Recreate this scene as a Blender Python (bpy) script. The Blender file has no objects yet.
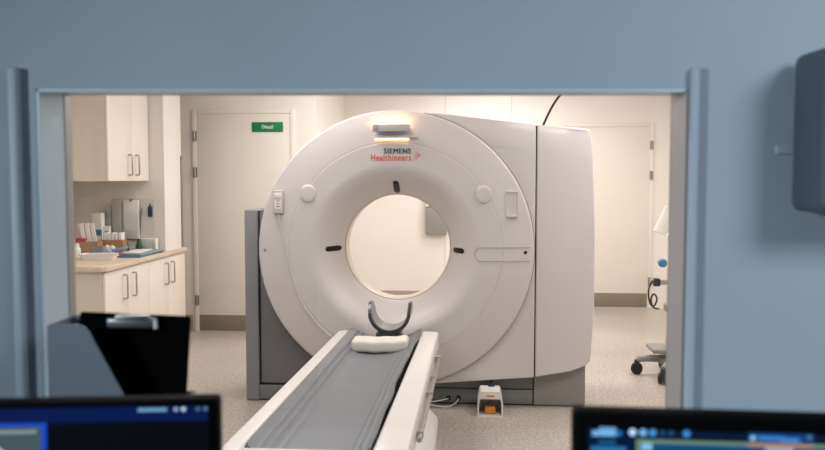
import bpy, bmesh, math, random
from mathutils import Vector, Matrix
random.seed(7)
PI = math.pi
C = bpy.context.scene.collection
R = math.radians

# ------------------------------------------------------------------ camera model
F = 802.08; PITCH = R(3.354); YAW = R(4.17); H = 1.55

def ray(px, py):
    x = (px - 412.5) / F; z = -(py - 225) / F; y = 1.0
    y, z = y * math.cos(PITCH) + z * math.sin(PITCH), -y * math.sin(PITCH) + z * math.cos(PITCH)
    x, y = x * math.cos(YAW) - y * math.sin(YAW), x * math.sin(YAW) + y * math.cos(YAW)
    return Vector((x, y, z))

def U(px, py, X=None, Y=None, Z=None):
    """photo pixel -> point of the place on a plane X=, Y= or Z="""
    d = ray(px, py)
    t = X / d.x if X is not None else Y / d.y if Y is not None else (Z - H) / d.z
    return Vector((d.x * t, d.y * t, H + d.z * t))

def UP(px, py, p0, n):
    d = ray(px, py); o = Vector((0, 0, H))
    return o + d * ((p0 - o).dot(n) / d.dot(n))

# ------------------------------------------------------------------ materials
def lin(c):
    return tuple((v / 255 / 12.92) if v / 255 <= .04045 else ((v / 255 + .055) / 1.055) ** 2.4 for v in c) + (1,)

def mat(name, rgb, rough=.5, metal=0.0, coat=0.0, var=.04, scale=6.0, emit=None, estr=0.0, bump=0.0, bscale=80, spec=.5, trans=0.0, alpha=1.0):
    m = bpy.data.materials.new(name); m.use_nodes = True
    nt = m.node_tree; b = nt.nodes['Principled BSDF']
    b.inputs['Roughness'].default_value = rough
    b.inputs['Metallic'].default_value = metal
    b.inputs['Coat Weight'].default_value = coat
    b.inputs['Coat Roughness'].default_value = .06
    b.inputs['Specular IOR Level'].default_value = spec
    b.inputs['Transmission Weight'].default_value = trans
    b.inputs['Alpha'].default_value = alpha
    base = lin(rgb)
    tc = nt.nodes.new('ShaderNodeTexCoord')
    if var > 0:
        n = nt.nodes.new('ShaderNodeTexNoise'); n.inputs['Scale'].default_value = scale; n.inputs['Detail'].default_value = 3
        nt.links.new(tc.outputs['Object'], n.inputs['Vector'])
        r = nt.nodes.new('ShaderNodeValToRGB')
        r.color_ramp.elements[0].position = .3; r.color_ramp.elements[1].position = .7
        r.color_ramp.elements[0].color = tuple(v * (1 - var) for v in base[:3]) + (1,)
        r.color_ramp.elements[1].color = tuple(min(1, v * (1 + var)) for v in base[:3]) + (1,)
        nt.links.new(n.outputs['Fac'], r.inputs['Fac']); nt.links.new(r.outputs['Color'], b.inputs['Base Color'])
    else:
        b.inputs['Base Color'].default_value = base
    if bump > 0:
        n2 = nt.nodes.new('ShaderNodeTexNoise'); n2.inputs['Scale'].default_value = bscale
        nt.links.new(tc.outputs['Object'], n2.inputs['Vector'])
        bp = nt.nodes.new('ShaderNodeBump'); bp.inputs['Strength'].default_value = bump; bp.inputs['Distance'].default_value = .003
        nt.links.new(n2.outputs['Fac'], bp.inputs['Height']); nt.links.new(bp.outputs['Normal'], b.inputs['Normal'])
    if emit:
        b.inputs['Emission Color'].default_value = lin(emit); b.inputs['Emission Strength'].default_value = estr
    return m

def floor_mat():
    m = mat('speckled_vinyl', (186, 169, 150), rough=.38, var=0)
    nt = m.node_tree; b = nt.nodes['Principled BSDF']
    tc = nt.nodes.new('ShaderNodeTexCoord')
    def noise(s, d=2):
        n = nt.nodes.new('ShaderNodeTexNoise'); n.inputs['Scale'].default_value = s; n.inputs['Detail'].default_value = d
        nt.links.new(tc.outputs['Object'], n.inputs['Vector']); return n
    def ramp(n, p0, c0, p1, c1):
        r = nt.nodes.new('ShaderNodeValToRGB'); e = r.color_ramp.elements
        e[0].position = p0; e[0].color = lin(c0); e[1].position = p1; e[1].color = lin(c1)
        nt.links.new(n.outputs['Fac'], r.inputs['Fac']); return r
    a = ramp(noise(48, 4), .36, (170, 158, 147), .62, (203, 193, 182))
    c = ramp(noise(.9), .3, (228, 228, 228), .7, (255, 255, 255))
    s = ramp(noise(70, 1), .32, (150, 138, 128), .38, (255, 255, 255))
    m1 = nt.nodes.new('ShaderNodeMixRGB'); m1.blend_type = 'MULTIPLY'; m1.inputs[0].default_value = 1
    m2 = nt.nodes.new('ShaderNodeMixRGB'); m2.blend_type = 'MULTIPLY'; m2.inputs[0].default_value = .7
    nt.links.new(a.outputs[0], m1.inputs[1]); nt.links.new(c.outputs[0], m1.inputs[2])
    nt.links.new(m1.outputs[0], m2.inputs[1]); nt.links.new(s.outputs[0], m2.inputs[2])
    nt.links.new(m2.outputs[0], b.inputs['Base Color'])
    return m

def wood_mat():
    m = mat('pale_oak_laminate', (214, 192, 160), rough=.45, var=0)
    nt = m.node_tree; b = nt.nodes['Principled BSDF']
    tc = nt.nodes.new('ShaderNodeTexCoord'); mp = nt.nodes.new('ShaderNodeMapping')
    mp.inputs['Scale'].default_value = (30, 1.5, 30)
    n = nt.nodes.new('ShaderNodeTexNoise'); n.inputs['Scale'].default_value = 2; n.inputs['Detail'].default_value = 6
    r = nt.nodes.new('ShaderNodeValToRGB'); e = r.color_ramp.elements
    e[0].position = .3; e[0].color = lin((204, 184, 156)); e[1].position = .7; e[1].color = lin((232, 216, 192))
    nt.links.new(tc.outputs['Object'], mp.inputs[0]); nt.links.new(mp.outputs[0], n.inputs['Vector'])
    nt.links.new(n.outputs['Fac'], r.inputs['Fac']); nt.links.new(r.outputs[0], b.inputs['Base Color'])
    return m

def glass_mat(name='pane_glass', f=.05, tint=(1, 1, 1, 1)):
    m = bpy.data.materials.new(name); m.use_nodes = True
    nt = m.node_tree; nt.nodes.clear()
    o = nt.nodes.new('ShaderNodeOutputMaterial'); mx = nt.nodes.new('ShaderNodeMixShader')
    t = nt.nodes.new('ShaderNodeBsdfTransparent'); g = nt.nodes.new('ShaderNodeBsdfGlossy')
    t.inputs[0].default_value = tint
    fr = nt.nodes.new('ShaderNodeLayerWeight'); fr.inputs[0].default_value = .15
    mul = nt.nodes.new('ShaderNodeMath'); mul.operation = 'MULTIPLY_ADD'; mul.inputs[1].default_value = .25; mul.inputs[2].default_value = f
    nt.links.new(fr.outputs['Fresnel'], mul.inputs[0])
    g.inputs['Roughness'].default_value = .02
    nt.links.new(mul.outputs[0], mx.inputs[0]); nt.links.new(t.outputs[0], mx.inputs[1]); nt.links.new(g.outputs[0], mx.inputs[2])
    nt.links.new(mx.outputs[0], o.inputs[0])
    return m

M = dict(
    wall=mat('warm_white_wall', (234, 227, 219), .55, var=.02, scale=2),
    ceil=mat('ceiling_paint', (235, 232, 226), .8),
    cwall=mat('blue_grey_wall', (165, 176, 186), .6, var=.03, scale=3),
    trim=mat('blue_grey_trim', (178, 190, 200), .45, var=.02),
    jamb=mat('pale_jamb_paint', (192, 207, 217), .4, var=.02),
    rjamb=mat('dimmed_reveal', (158, 151, 150), .4, var=.02),  # right reveal: greyer colour stands in for less light on it
    gasket=mat('window_metal', (150, 150, 148), .35, .6),
    floor=floor_mat(), wood=wood_mat(), glass=glass_mat(),
    door=mat('cream_door', (228, 220, 208), .42, var=.015),
    dframe=mat('cream_frame', (230, 223, 211), .45, var=.015),
    kick=mat('kick_plate_steel', (140, 130, 117), .42, .35),
    skirt=mat('taupe_baseboard', (170, 155, 134), .5),
    hinge=mat('hinge_steel', (150, 145, 138), .35, .7),
    guard=mat('grey_corner_guard', (128, 122, 116), .5),
    seam=mat('panel_seam', (205, 196, 184), .7),
    white=mat('gantry_white', (211, 204, 202), .42, coat=.08, var=.01, scale=2),
    white2=mat('cover_white', (211, 204, 202), .34, coat=.3, var=.01, scale=2),
    liner=mat('bore_liner', (232, 222, 206), .35, var=.01),
    groove=mat('groove_grey', (150, 142, 138), .6),
    groove2=mat('pale_groove', (184, 176, 172), .6),
    hgrey=mat('holder_grey', (188, 180, 174), .5),
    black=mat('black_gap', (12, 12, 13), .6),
    slot=mat('dark_window', (16, 14, 14), .35, spec=.2),
    gbase=mat('base_grey', (117, 118, 117), .38, var=.02),
    gbase2=mat('base_light_grey', (143, 139, 136), .38, var=.02),
    gpanel=mat('panel_grey', (118, 117, 120), .45, var=.02),
    gpost=mat('post_grey', (136, 136, 139), .42, var=.02),
    bar=mat('lamp_bar_grey', (196, 192, 188), .4, .1),
    glow=mat('warm_glow', (255, 190, 120), .5, emit=(255, 182, 116), estr=42, var=0),
    glow2=mat('soft_warm_glow', (255, 200, 140), .5, emit=(255, 186, 110), estr=9, var=0),
    teal=mat('teal_print', (0, 90, 88), .5, var=0),
    orange=mat('orange_print', (222, 84, 44), .5, var=0),
    rail=mat('table_white', (226, 221, 216), .35, coat=.2, var=.01),
    mat_=mat('grey_vinyl_mat', (122, 124, 128), .5, var=.04, scale=9, bump=.15, bscale=220),
    tray=mat('dark_channel', (40, 40, 43), .6),
    steel=mat('brushed_steel', (182, 176, 168), .35, .7),
    cushion=mat('cream_cushion', (226, 219, 209), .7, bump=.2, bscale=40),
    carbon=mat('dark_carbon', (52, 52, 56), .3, coat=.5),
    carbon_in=mat('grey_holder_lining', (120, 118, 118), .35, coat=.3),
    cab=mat('cabinet_white', (236, 227, 214), .4, var=.01),
    cabside=mat('cabinet_side', (222, 210, 192), .45, var=.01),
    green=mat('sign_green', (0, 120, 68), .45, var=0),
    signw=mat('sign_white', (245, 250, 245), .5, var=0),
    plastic=mat('white_plastic', (232, 228, 220), .35),
    clear=glass_mat('clear_acrylic', .05, (.97, .97, .97, 1)),
    paper=mat('white_paper', (238, 234, 228), .8),
    card=mat('brown_cardboard', (172, 130, 88), .8),
    red=mat('red_plastic', (176, 40, 44), .5),
    blue=mat('mid_blue', (84, 118, 142), .5),
    navy=mat('navy', (28, 40, 88), .4),
    dgreen=mat('dark_green', (24, 70, 48), .5),
    lblue=mat('light_blue', (120, 160, 200), .5),
    teal2=mat('dusty_teal', (138, 160, 166), .6),
    fgrey=mat('pale_grey_file', (196, 192, 184), .5),
    gcloth=mat('grey_cloth', (128, 128, 138), .85),
    grey=mat('mid_grey', (140, 136, 130), .5),
    amber=mat('amber_pedal', (214, 146, 40), .45),
    rubber=mat('black_rubber', (22, 22, 23), .6),
    filegrey=mat('grey_file_plastic', (116, 124, 133), .5, var=.02),
    clip=mat('clip_steel', (150, 152, 155), .3, .8),
    board=mat('black_board', (5, 5, 6), .8, spec=.03, var=0),
    bezel=mat('black_bezel', (4, 4, 5), .7, var=0, spec=.05),
    darkbox=mat('dark_grey_box', (74, 84, 95), .6),
    desk=mat('desk_grey', (150, 150, 150), .5),
    knobblue=mat('blue_knob', (60, 120, 170), .4),
)

def screen(name, rgb, s=1.0):
    m = mat(name, (2, 2, 3), .5, spec=.1, emit=rgb, estr=s, var=0); return m

# ------------------------------------------------------------------ mesh helpers
def new(): return bmesh.new()

def bx(bm, x0, x1, y0, y1, z0, z1, bev=0.0, seg=3, rot=None, at=None):
    t = bmesh.new()
    bmesh.ops.create_cube(t, size=1)
    for v in t.verts:
        v.co = Vector(((x0 + x1) / 2 + v.co.x * (x1 - x0), (y0 + y1) / 2 + v.co.y * (y1 - y0), (z0 + z1) / 2 + v.co.z * (z1 - z0)))
    if bev > 0:
        bmesh.ops.bevel(t, geom=t.edges[:], offset=bev, segments=seg, affect='EDGES', profile=.5)
    if rot is not None:
        bmesh.ops.rotate(t, verts=t.verts, cent=at or Vector(((x0 + x1) / 2, (y0 + y1) / 2, (z0 + z1) / 2)), matrix=rot)
    merge(bm, t); return bm

def merge(bm, t):
    me = bpy.data.meshes.new('tmp'); t.to_mesh(me); t.free(); bm.from_mesh(me); bpy.data.meshes.remove(me)

def cyl(bm, p0, p1, r0, r1=None, n=20, bev=0.0):
    p0 = Vector(p0); p1 = Vector(p1); r1 = r0 if r1 is None else r1
    t = bmesh.new(); d = p1 - p0
    bmesh.ops.create_cone(t, cap_ends=True, segments=n, radius1=r0, radius2=r1, depth=d.length)
    if bev > 0:
        es = [e for e in t.edges if len(e.link_faces) == 2 and any(len(f.verts) > 4 for f in e.link_faces)]
        bmesh.ops.bevel(t, geom=es, offset=bev, segments=3, affect='EDGES', profile=.5)
    q = Vector((0, 0, 1)).rotation_difference(d.normalized()).to_matrix().to_4x4()
    bmesh.ops.transform(t, verts=t.verts, matrix=Matrix.Translation((p0 + p1) / 2) @ q)
    merge(bm, t); return bm

def smooth_path(pts, k=6):
    pts = [Vector(p) for p in pts]; out = []
    for i in range(len(pts) - 1):
        a = pts[max(i - 1, 0)]; b = pts[i]; c = pts[i + 1]; d = pts[min(i + 2, len(pts) - 1)]
        for j in range(k):
            t = j / k
            out.append(.5 * ((2 * b) + (c - a) * t + (2 * a - 5 * b + 4 * c - d) * t * t + (3 * b - a - 3 * c + d) * t ** 3))
    return out + [pts[-1]]

def tube(bm, pts, r, n=8, smooth=True):
    p = smooth_path(pts) if smooth else [Vector(q) for q in pts]
    rings = []; ref = None
    for i, q in enumerate(p):
        d = (p[min(i + 1, len(p) - 1)] - p[max(i - 1, 0)]).normalized()
        if ref is None: ref = d.orthogonal().normalized()
        ref = (ref - d * ref.dot(d)).normalized(); s = d.cross(ref)
        rr = r(i / (len(p) - 1)) if callable(r) else r
        rings.append([bm.verts.new(q + (ref * math.cos(2 * PI * k / n) + s * math.sin(2 * PI * k / n)) * rr) for k in range(n)])
    for a, b in zip(rings, rings[1:]):
        for k in range(n): bm.faces.new((a[k], a[(k + 1) % n], b[(k + 1) % n], b[k]))
    bm.faces.new(rings[0][::-1]); bm.faces.new(rings[-1]); return bm

def prism_y(bm, poly, y0, y1):
    """poly: list of (x, z) or (x, z, dy); extruded from y0 (front) to y1"""
    f = [bm.verts.new((p[0], y0 + (p[2] if len(p) > 2 else 0), p[1])) for p in poly]
    b = [bm.verts.new((p[0], y1, p[1])) for p in poly]
    bm.faces.new(f); bm.faces.new(b[::-1])
    n = len(poly)
    for i in range(n): bm.faces.new((f[i], b[i], b[(i + 1) % n], f[(i + 1) % n]))
    bmesh.ops.recalc_face_normals(bm, faces=bm.faces); return bm

def prism_z(bm, poly, z0, z1):
    f = [bm.verts.new((p[0], p[1], z0)) for p in poly]; b = [bm.verts.new((p[0], p[1], z1)) for p in poly]
    bm.faces.new(f); bm.faces.new(b[::-1]); n = len(poly)
    for i in range(n): bm.faces.new((f[i], b[i], b[(i + 1) % n], f[(i + 1) % n]))
    bmesh.ops.recalc_face_normals(bm, faces=bm.faces); return bm

def bevel_all(bm, w, seg=3, ang=25):
    es = [e for e in bm.edges if len(e.link_faces) == 2 and e.calc_face_angle(0) > R(ang)]
    bmesh.ops.bevel(bm, geom=es, offset=w, segments=seg, affect='EDGES', profile=.5, clamp_overlap=True); return bm

def lathe_y(bm, prof, cx, cz, n=160):
    rings = []
    for r, y in prof:
        rings.append([bm.verts.new((cx + r * math.cos(2 * PI * k / n), y, cz + r * math.sin(2 * PI * k / n))) for k in range(n)])
    for a, b in zip(rings, rings[1:]):
        for k in range(n): bm.faces.new((a[k], a[(k + 1) % n], b[(k + 1) % n], b[k]))
    bmesh.ops.recalc_face_normals(bm, faces=bm.faces); return bm

def lathe_z(bm, prof, cx, cy, n=32):
    rings = []
    for r, z in prof:
        rings.append([bm.verts.new((cx + r * math.cos(2 * PI * k / n), cy + r * math.sin(2 * PI * k / n), z)) for k in range(n)])
    for a, b in zip(rings, rings[1:]):
        for k in range(n): bm.faces.new((a[k], a[(k + 1) % n], b[(k + 1) % n], b[k]))
    bm.faces.new(rings[0][::-1]); bm.faces.new(rings[-1])
    bmesh.ops.recalc_face_normals(bm, faces=bm.faces); return bm

def wpos(o):
    p = Vector((0, 0, 0))
    while o is not None: p = p + o.location; o = o.parent
    return p

def obj(name, bm, m, parent=None, loc=None, local=False, ang=35, label=None):
    """one mesh object; vertices given in world space unless local"""
    if not local:
        off = wpos(parent) if parent is not None else Vector(loc or (0, 0, 0))
        if off.length > 0: bmesh.ops.translate(bm, verts=bm.verts, vec=-off)
    me = bpy.data.meshes.new(name); bm.to_mesh(me); bm.free()
    for p in me.polygons: p.use_smooth = True
    me.set_sharp_from_angle(angle=R(ang))
    me.materials.append(M[m] if isinstance(m, str) else m)
    o = bpy.data.objects.new(name, me); C.objects.link(o)
    if parent is not None: o.parent = parent
    elif loc is not None: o.location = loc
    if label: o['label'] = label
    return o

def tag(o, label, cat, group=None):
    o['label'] = label; o['category'] = cat
    if group: o['group'] = group
    return o

def thing(name, label, cat, loc=(0, 0, 0), rz=0, group=None):
    o = bpy.data.objects.new(name, None); C.objects.link(o); o.empty_display_size = .1
    o.location = loc; o.rotation_euler = (0, 0, rz)
    return tag(o, label, cat, group)

def struct(name, bm, m, parent=None, ang=35):
    o = obj(name, bm, m, parent, ang=ang)
    if parent is None: o['kind'] = 'structure'
    return o

def sroot(name, loc):
    o = bpy.data.objects.new(name, None); C.objects.link(o); o.location = loc; o['kind'] = 'structure'; return o

def text_bm(s, size, bold=0.0, depth=.0006, spacing=1.0):
    """outline text in the XY plane, as a bmesh"""
    cu = bpy.data.curves.new('lettering', 'FONT'); cu.body = s; cu.size = size; cu.offset = bold; cu.extrude = depth
    cu.space_character = spacing; cu.resolution_u = 4
    o = bpy.data.objects.new('lettering_tmp', cu); C.objects.link(o)
    dg = bpy.context.evaluated_depsgraph_get(); dg.update()
    me = bpy.data.meshes.new_from_object(o.evaluated_get(dg))
    bm = bmesh.new(); bm.from_mesh(me)
    bpy.data.objects.remove(o); bpy.data.meshes.remove(me); bpy.data.curves.remove(cu)
    return bm

def fit_text(s, x0, x1, z0, z1, yf, bold=.0, spacing=1.0):
    """text standing in the XZ plane facing -Y, stretched to the box; yf(x,z) = depth"""
    bm = text_bm(s, 1.0, bold, .01, spacing)
    xs = [v.co.x for v in bm.verts]; ys = [v.co.y for v in bm.verts]
    a, b, c, d = min(xs), max(xs), min(ys), max(ys)
    for v in bm.verts:
        x = x0 + (v.co.x - a) / (b - a) * (x1 - x0); z = z0 + (v.co.y - c) / (d - c) * (z1 - z0)
        v.co = Vector((x, yf(x, z) - (.003 if v.co.z > 0 else .0005), z))
    bmesh.ops.recalc_face_normals(bm, faces=bm.faces)
    return bm

# ------------------------------------------------------------------ the setting
YB = 9.68        # back wall
YD = 7.87        # wall with the cream door
XL = -3.55; XR = 2.75; CEIL = 2.72
YW0 = 1.62       # window wall, scanner side
bm = bx(new(), -3.9, 3.2, -2.6, 10.0, -.08, 0); struct('floor', bm, 'floor')
bm = bx(new(), -3.9, 3.2, -2.6, 10.0, CEIL, CEIL + .1); struct('ceiling', bm, 'ceil')
struct('wall_back', bx(new(), -1.6, 3.2, YB, YB + .15, 0, CEIL), 'wall')
struct('wall_right', bx(new(), XR, XR + .15, 1.0, YB + .1, 0, CEIL), 'wall')
struct('wall_left', bx(new(), XL - .15, XL, 1.0, YD + .1, 0, CEIL), 'wall')
# wall block that carries the cream door: its right side is the return wall
struct('wall_door', bx(new(), XL - .1, -1.533, YD, YB + .1, 0, CEIL), 'wall')
# pier at the end of the niche
struct('wall_pier', bx(new(), XL - .05, -2.715, 6.95, 7.37, 0, CEIL), 'wall')
g0 = U(184, 156, X=-2.715).z
struct('trim_1', bx(new(), -2.735, -2.705, 7.345, 7.378, 0, g0, .004), 'guard')

# baseboards
struct('baseboard_back', bx(new(), -1.53, 1.36, YB - .015, YB, 0, .18), 'skirt')
struct('baseboard_right', bx(new(), 2.2, XR, YB - .015, YB, 0, .10), 'wall')
struct('baseboard_left', bx(new(), XL + .1, -2.80, YD - .015, YD, 0, .17), 'skirt')
struct('baseboard_door', bx(new(), -1.7, -1.533, YD - .015, YD, 0, .17), 'skirt')

def door(name, x0, x1, zt, Y, hinge_left, kick):
    r = sroot(name, ((x0 + x1) / 2, Y, 0))
    b = new()
    fw = .045
    bx(b, x0 - fw, x0 - .0015, Y - .02, Y, 0, zt + fw, .004); bx(b, x1 + .0015, x1 + fw, Y - .02, Y, 0, zt + fw, .004)
    bx(b, x0 - .0015, x1 + .0015, Y - .02, Y, zt + .0015, zt + fw, .004)
    struct('door_frame', b, 'dframe', r)
    struct('door_gap', bx(new(), x0 - .006, x1 + .006, Y - .010, Y, 0, zt + .006), 'dframe', r)
    struct('door_leaf', bx(new(), x0, x1, Y - .014, Y - .002, .008, zt, .003), 'door', r)
    struct('kick_plate', bx(new(), x0 + .006, x1 - .006, Y - .018, Y - .013, .012, kick, .001), 'kick', r)
    hx = x0 - .02 if hinge_left else x1 + .02
    for z in (.32, zt * .735, zt * .90):
        b = new(); cyl(b, (hx, Y - .028, z - .05), (hx, Y - .028, z + .05), .014, n=12); bx(b, hx - .018, hx + .022, Y - .026, Y - .015, z - .05, z + .05)
        struct('hinge', b, 'hinge', r)
    return r
dl0 = U(200, 331, Y=YD).x; dr = U(292, 331, Y=YD).x; zt = U(240, 114, Y=YD).z
d1 = door('door_1', dl0, dr, zt, YD, True, .172)
zt2 = U(620, 127, Y=YB).z
d2 = door('door_2', 1.40 - .3, 2.10, zt2, YB, False, .178)
# wall panel seams on the back wall
for k, px in enumerate((342.5, 445, 511)):
    x = U(px, 200, Y=YB).x
    struct('trim_%d' % (k + 2), bx(new(), x - .004, x + .004, YB - .004, YB, .18 if x < 1.3 else .1, CEIL), 'seam')

# window wall: faces the camera squarely
DIR = Vector((math.cos(YAW), math.sin(YAW), 0)); NRM = Vector((-math.sin(YAW), math.cos(YAW), 0))
W0 = NRM * 1.45; T = .13
def onw(px, py, d=0.0): return UP(px, py, W0 + NRM * d, NRM)
def wl(p): return (p.dot(DIR), p.z)
fl = wl(onw(39.5, 250))[0]; fr = wl(onw(687, 250))[0]; ft = wl(onw(380, 88.5))[1]
il = wl(onw(70, 200, T))[0]; ir = wl(onw(671.5, 250, T))[0]; it = wl(onw(380, 92, T))[1]
SILL = .955
def P(u, d, z): q = DIR * u + NRM * (1.45 + d); return Vector((q.x, q.y, z))
def wbox(b, u0, u1, d0, d1, z0, z1, bev=0.0, seg=3):
    t = new(); bx(t, u0, u1, d0, d1, z0, z1, bev, seg)
    for v in t.verts: v.co = P(v.co.x, v.co.y, v.co.z)
    merge(b, t); return b
WU0, WU1 = -3.6, 2.8
b = new()
def lofted(pts0, pts1):
    v0 = [b.verts.new(p) for p in pts0]; v1 = [b.verts.new(p) for p in pts1]
    b.faces.new(v0); b.faces.new(v1[::-1])
    for i in range(4): b.faces.new((v0[i], v1[i], v1[(i + 1) % 4], v0[(i + 1) % 4]))
E_ = T
lofted([P(WU0, 0, 0), P(fl, 0, 0), P(fl, 0, CEIL), P(WU0, 0, CEIL)], [P(WU0, E_, 0), P(il, E_, 0), P(il, E_, CEIL), P(WU0, E_, CEIL)])
lofted([P(fr, 0, 0), P(WU1, 0, 0), P(WU1, 0, CEIL), P(fr, 0, CEIL)], [P(ir, E_, 0), P(WU1, E_, 0), P(WU1, E_, CEIL), P(ir, E_, CEIL)])
lofted([P(fl, 0, ft), P(fr, 0, ft), P(fr, 0, CEIL), P(fl, 0, CEIL)], [P(il, E_, it), P(ir, E_, it), P(ir, E_, CEIL), P(il, E_, CEIL)])
lofted([P(fl, 0, 0), P(fr, 0, 0), P(fr, 0, SILL - .03), P(fl, 0, SILL - .03)], [P(il, E_, 0), P(ir, E_, 0), P(ir, E_, SILL - .03), P(il, E_, SILL - .03)])
bmesh.ops.recalc_face_normals(b, faces=b.faces)
struct('wall_window', b, 'cwall')
# reveal lining
b = new()
def quad(a, c, d, e): b.faces.new([b.verts.new(p) for p in (a, c, d, e)])
def slab(p0, p1, q1, q0, n):
    n = Vector(n) * .006
    vs = [b.verts.new(p) for p in (p0, p1, q1, q0)] + [b.verts.new(p + n) for p in (p0, p1, q1, q0)]
    for f in ((3, 2, 1, 0), (4, 5, 6, 7), (0, 1, 5, 4), (1, 2, 6, 5), (2, 3, 7, 6), (3, 0, 4, 7)): b.faces.new([vs[i] for i in f])
T2 = T - .03
slab(P(fl, .001, SILL), P(fl, .001, ft), P(il, T, it), P(il, T, SILL), DIR)
slab(P(fl, .001, ft), P(fr, .001, ft), P(ir, T, it), P(il, T, it), (0, 0, -1))
bmesh.ops.recalc_face_normals(b, faces=b.faces)
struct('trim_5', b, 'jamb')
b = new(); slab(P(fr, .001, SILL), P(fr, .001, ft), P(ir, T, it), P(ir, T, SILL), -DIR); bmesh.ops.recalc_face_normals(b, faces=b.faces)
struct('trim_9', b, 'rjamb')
# casing round the opening
co = wl(onw(14, 250))[0] ; cr = wl(onw(698, 250))[0]; ct = wl(onw(380, 68))[1]
for k, (pa_, pb_) in enumerate(((14.5, 24), (686.5, 694.5))):
    b = wbox(new(), wl(onw(pa_, 250))[0] + (.004 if k == 0 else -.001), wl(onw(pb_, 250))[0] + (.004 if k == 0 else 0), -.020 if k == 0 else -.016, .001, 0, ct, .004)
    struct('trim_%d' % (6 + k), b, 'trim' if k == 0 else 'cwall')
# sill board
b = wbox(new(), co, cr, -.20, T, SILL - .03, SILL, .004)
struct('trim_8', b, 'jamb')
w = sroot('window_1', P((il + ir) / 2, T, SILL))
b = new(); fw = .007
wbox(b, il, il + fw, T - .03, T, SILL, it); wbox(b, ir - fw, ir, T - .03, T, SILL, it); wbox(b, il + fw, ir - fw, T - .03, T, it - fw, it); wbox(b, il + fw, ir - fw, T - .03, T, SILL, SILL + fw)
struct('window_frame', b, 'gasket', w)
struct('window_pane', wbox(new(), il + fw * .5, ir - fw * .5, T - .018, T - .012, SILL + fw * .5, it - fw * .5), 'glass', w)
# rest of the control room
struct('wall_control_left', bx(new(), -2.2, -2.1, -2.5, 1.28, 0, CEIL), 'cwall')
struct('wall_control_right', bx(new(), 1.9, 2.0, -2.5, 1.6, 0, CEIL), 'cwall')
struct('wall_control_rear', bx(new(), -2.2, 2.0, -2.6, -2.5, 0, CEIL), 'cwall')

# ------------------------------------------------------------------ the scanner
GX = -.505; GZ = 1.074
gan = thing('ct_scanner', 'large white ring-shaped CT scanner gantry with an open round bore and grey base', 'medical scanner', (GX, 5.45, 0))
YF = 5.275
def prof(r):
    if r < .58: return YF + .225 * (max(0, (.58 - r)) / .215) ** 2.2
    if r < .71: return YF
    return YF + .020 * ((r - .71) / .18) ** 1.4
RO = .923
def gface(x, z): return prof(math.hypot(x - GX, z - GZ))
# outer ring
p = [(.715, YF + .02), (.7125, prof(.713) + .002), (.7145, prof(.7165))] + [(.72 + .185 * i / 10, prof(.72 + .185 * i / 10)) for i in range(11)]
ye = prof(.905)
for i in range(1, 9):
    a = PI / 2 * i / 8; p.append((.905 + (RO - .905) * math.sin(a), ye + .024 * (1 - math.cos(a))))
p += [(RO, 5.335), (.916, 5.345), (.90, 5.36), (.89, 5.48), (.87, 5.9), (.80, 6.1), (.55, 6.12)]
ring = obj('ring_cover', lathe_y(new(), p, GX, GZ), 'white', gan, ang=40)
# inner funnel
p = [(.7125, YF + .02), (.7122, YF + .0015), (.710, YF)] + [(.70 - .005 * 0 - (.70 - .369) * i / 40, prof(.70 - (.70 - .369) * i / 40)) for i in range(41)]
p += [(.367, 5.508), (.368, 5.517)]
obj('funnel_cover', lathe_y(new(), p, GX, GZ), 'white', gan, ang=50)
obj('bore_groove', lathe_y(new(), [(.3685, 5.513), (.3645, 5.517)], GX, GZ), 'groove', gan)
p = [(.366, 5.512), (.363, 5.511), (.3605, 5.515), (.360, 5.60), (.3605, 5.68), (.377, 5.76), (.42, 5.86), (.5, 6.0), (.56, 6.12)]
obj('bore_liner', lathe_y(new(), p, GX, GZ), 'liner', gan, ang=50)

# right-hand covers
YC = 5.335
arc = [(GX + .86 * math.cos(R(a)), GZ + .86 * math.sin(R(a))) for a in range(-80, 79, 4)]
def at(px, py, Y=YC): q = U(px, py, Y=Y); return (q.x, q.z)
sx = at(535.6, 250)[0]
b = new()
top_r = at(536, 124.5)[1]; bot_r = at(536, 377.5)[1]; bot_l = at(437, 385)[1]
crz0 = at(495, 148)[1]; crz1 = at(536, 152)[1]
b1 = new()
def cover(poly_low, poly_up_extra, y0, y1): pass
# front cover: lower face is upright, the top leans back, added shape for a reflected bright band
def creased(low, up, y0, y1, bev, bulge):
    """low: outline points (x,z) of the upright part, its last and first being the crease ends; up: points above the crease from last to first"""
    b = new()
    vl = [b.verts.new((x, y0 + bulge(x), z)) for x, z in low]
    vu = [b.verts.new((x, y0 + bulge(x) + .012, z)) for x, z in up]
    b.faces.new(vl); b.faces.new([vl[0], vl[-1]][::-1] + vu[::1] if False else [vl[-1], *vu, vl[0]][::-1] if False else [vl[0], vl[-1], *vu])
    out = vl + vu
    back = [b.verts.new((v.co.x, y1, v.co.z)) for v in out]
    b.faces.new(back[::-1]); n = len(out)
    for i in range(n): b.faces.new((out[i], back[i], back[(i + 1) % n], out[(i + 1) % n]))
    bmesh.ops.recalc_face_normals(b, faces=b.faces)
    es = [e for e in b.edges if len(e.link_faces) == 2 and e.calc_face_angle(0) > R(40) and (sum(v.co.y for v in e.verts) / 2 < y1 - .2)]
    bmesh.ops.bevel(b, geom=es, offset=bev, segments=4, affect='EDGES', profile=.5, clamp_overlap=True)
    return b
arc_low = [q for q in arc if q[1] <= crz0]          # from the bottom up
arc_up = [q for q in arc if q[1] > crz0]
low = [(arc_low[-1][0], crz0)] + arc_low[::-1] + [(arc_low[0][0], bot_l), (sx - .004, bot_r), (sx - .004, crz1)]
arc_up = [q for q in arc_up if q[0] > -.2]
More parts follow.
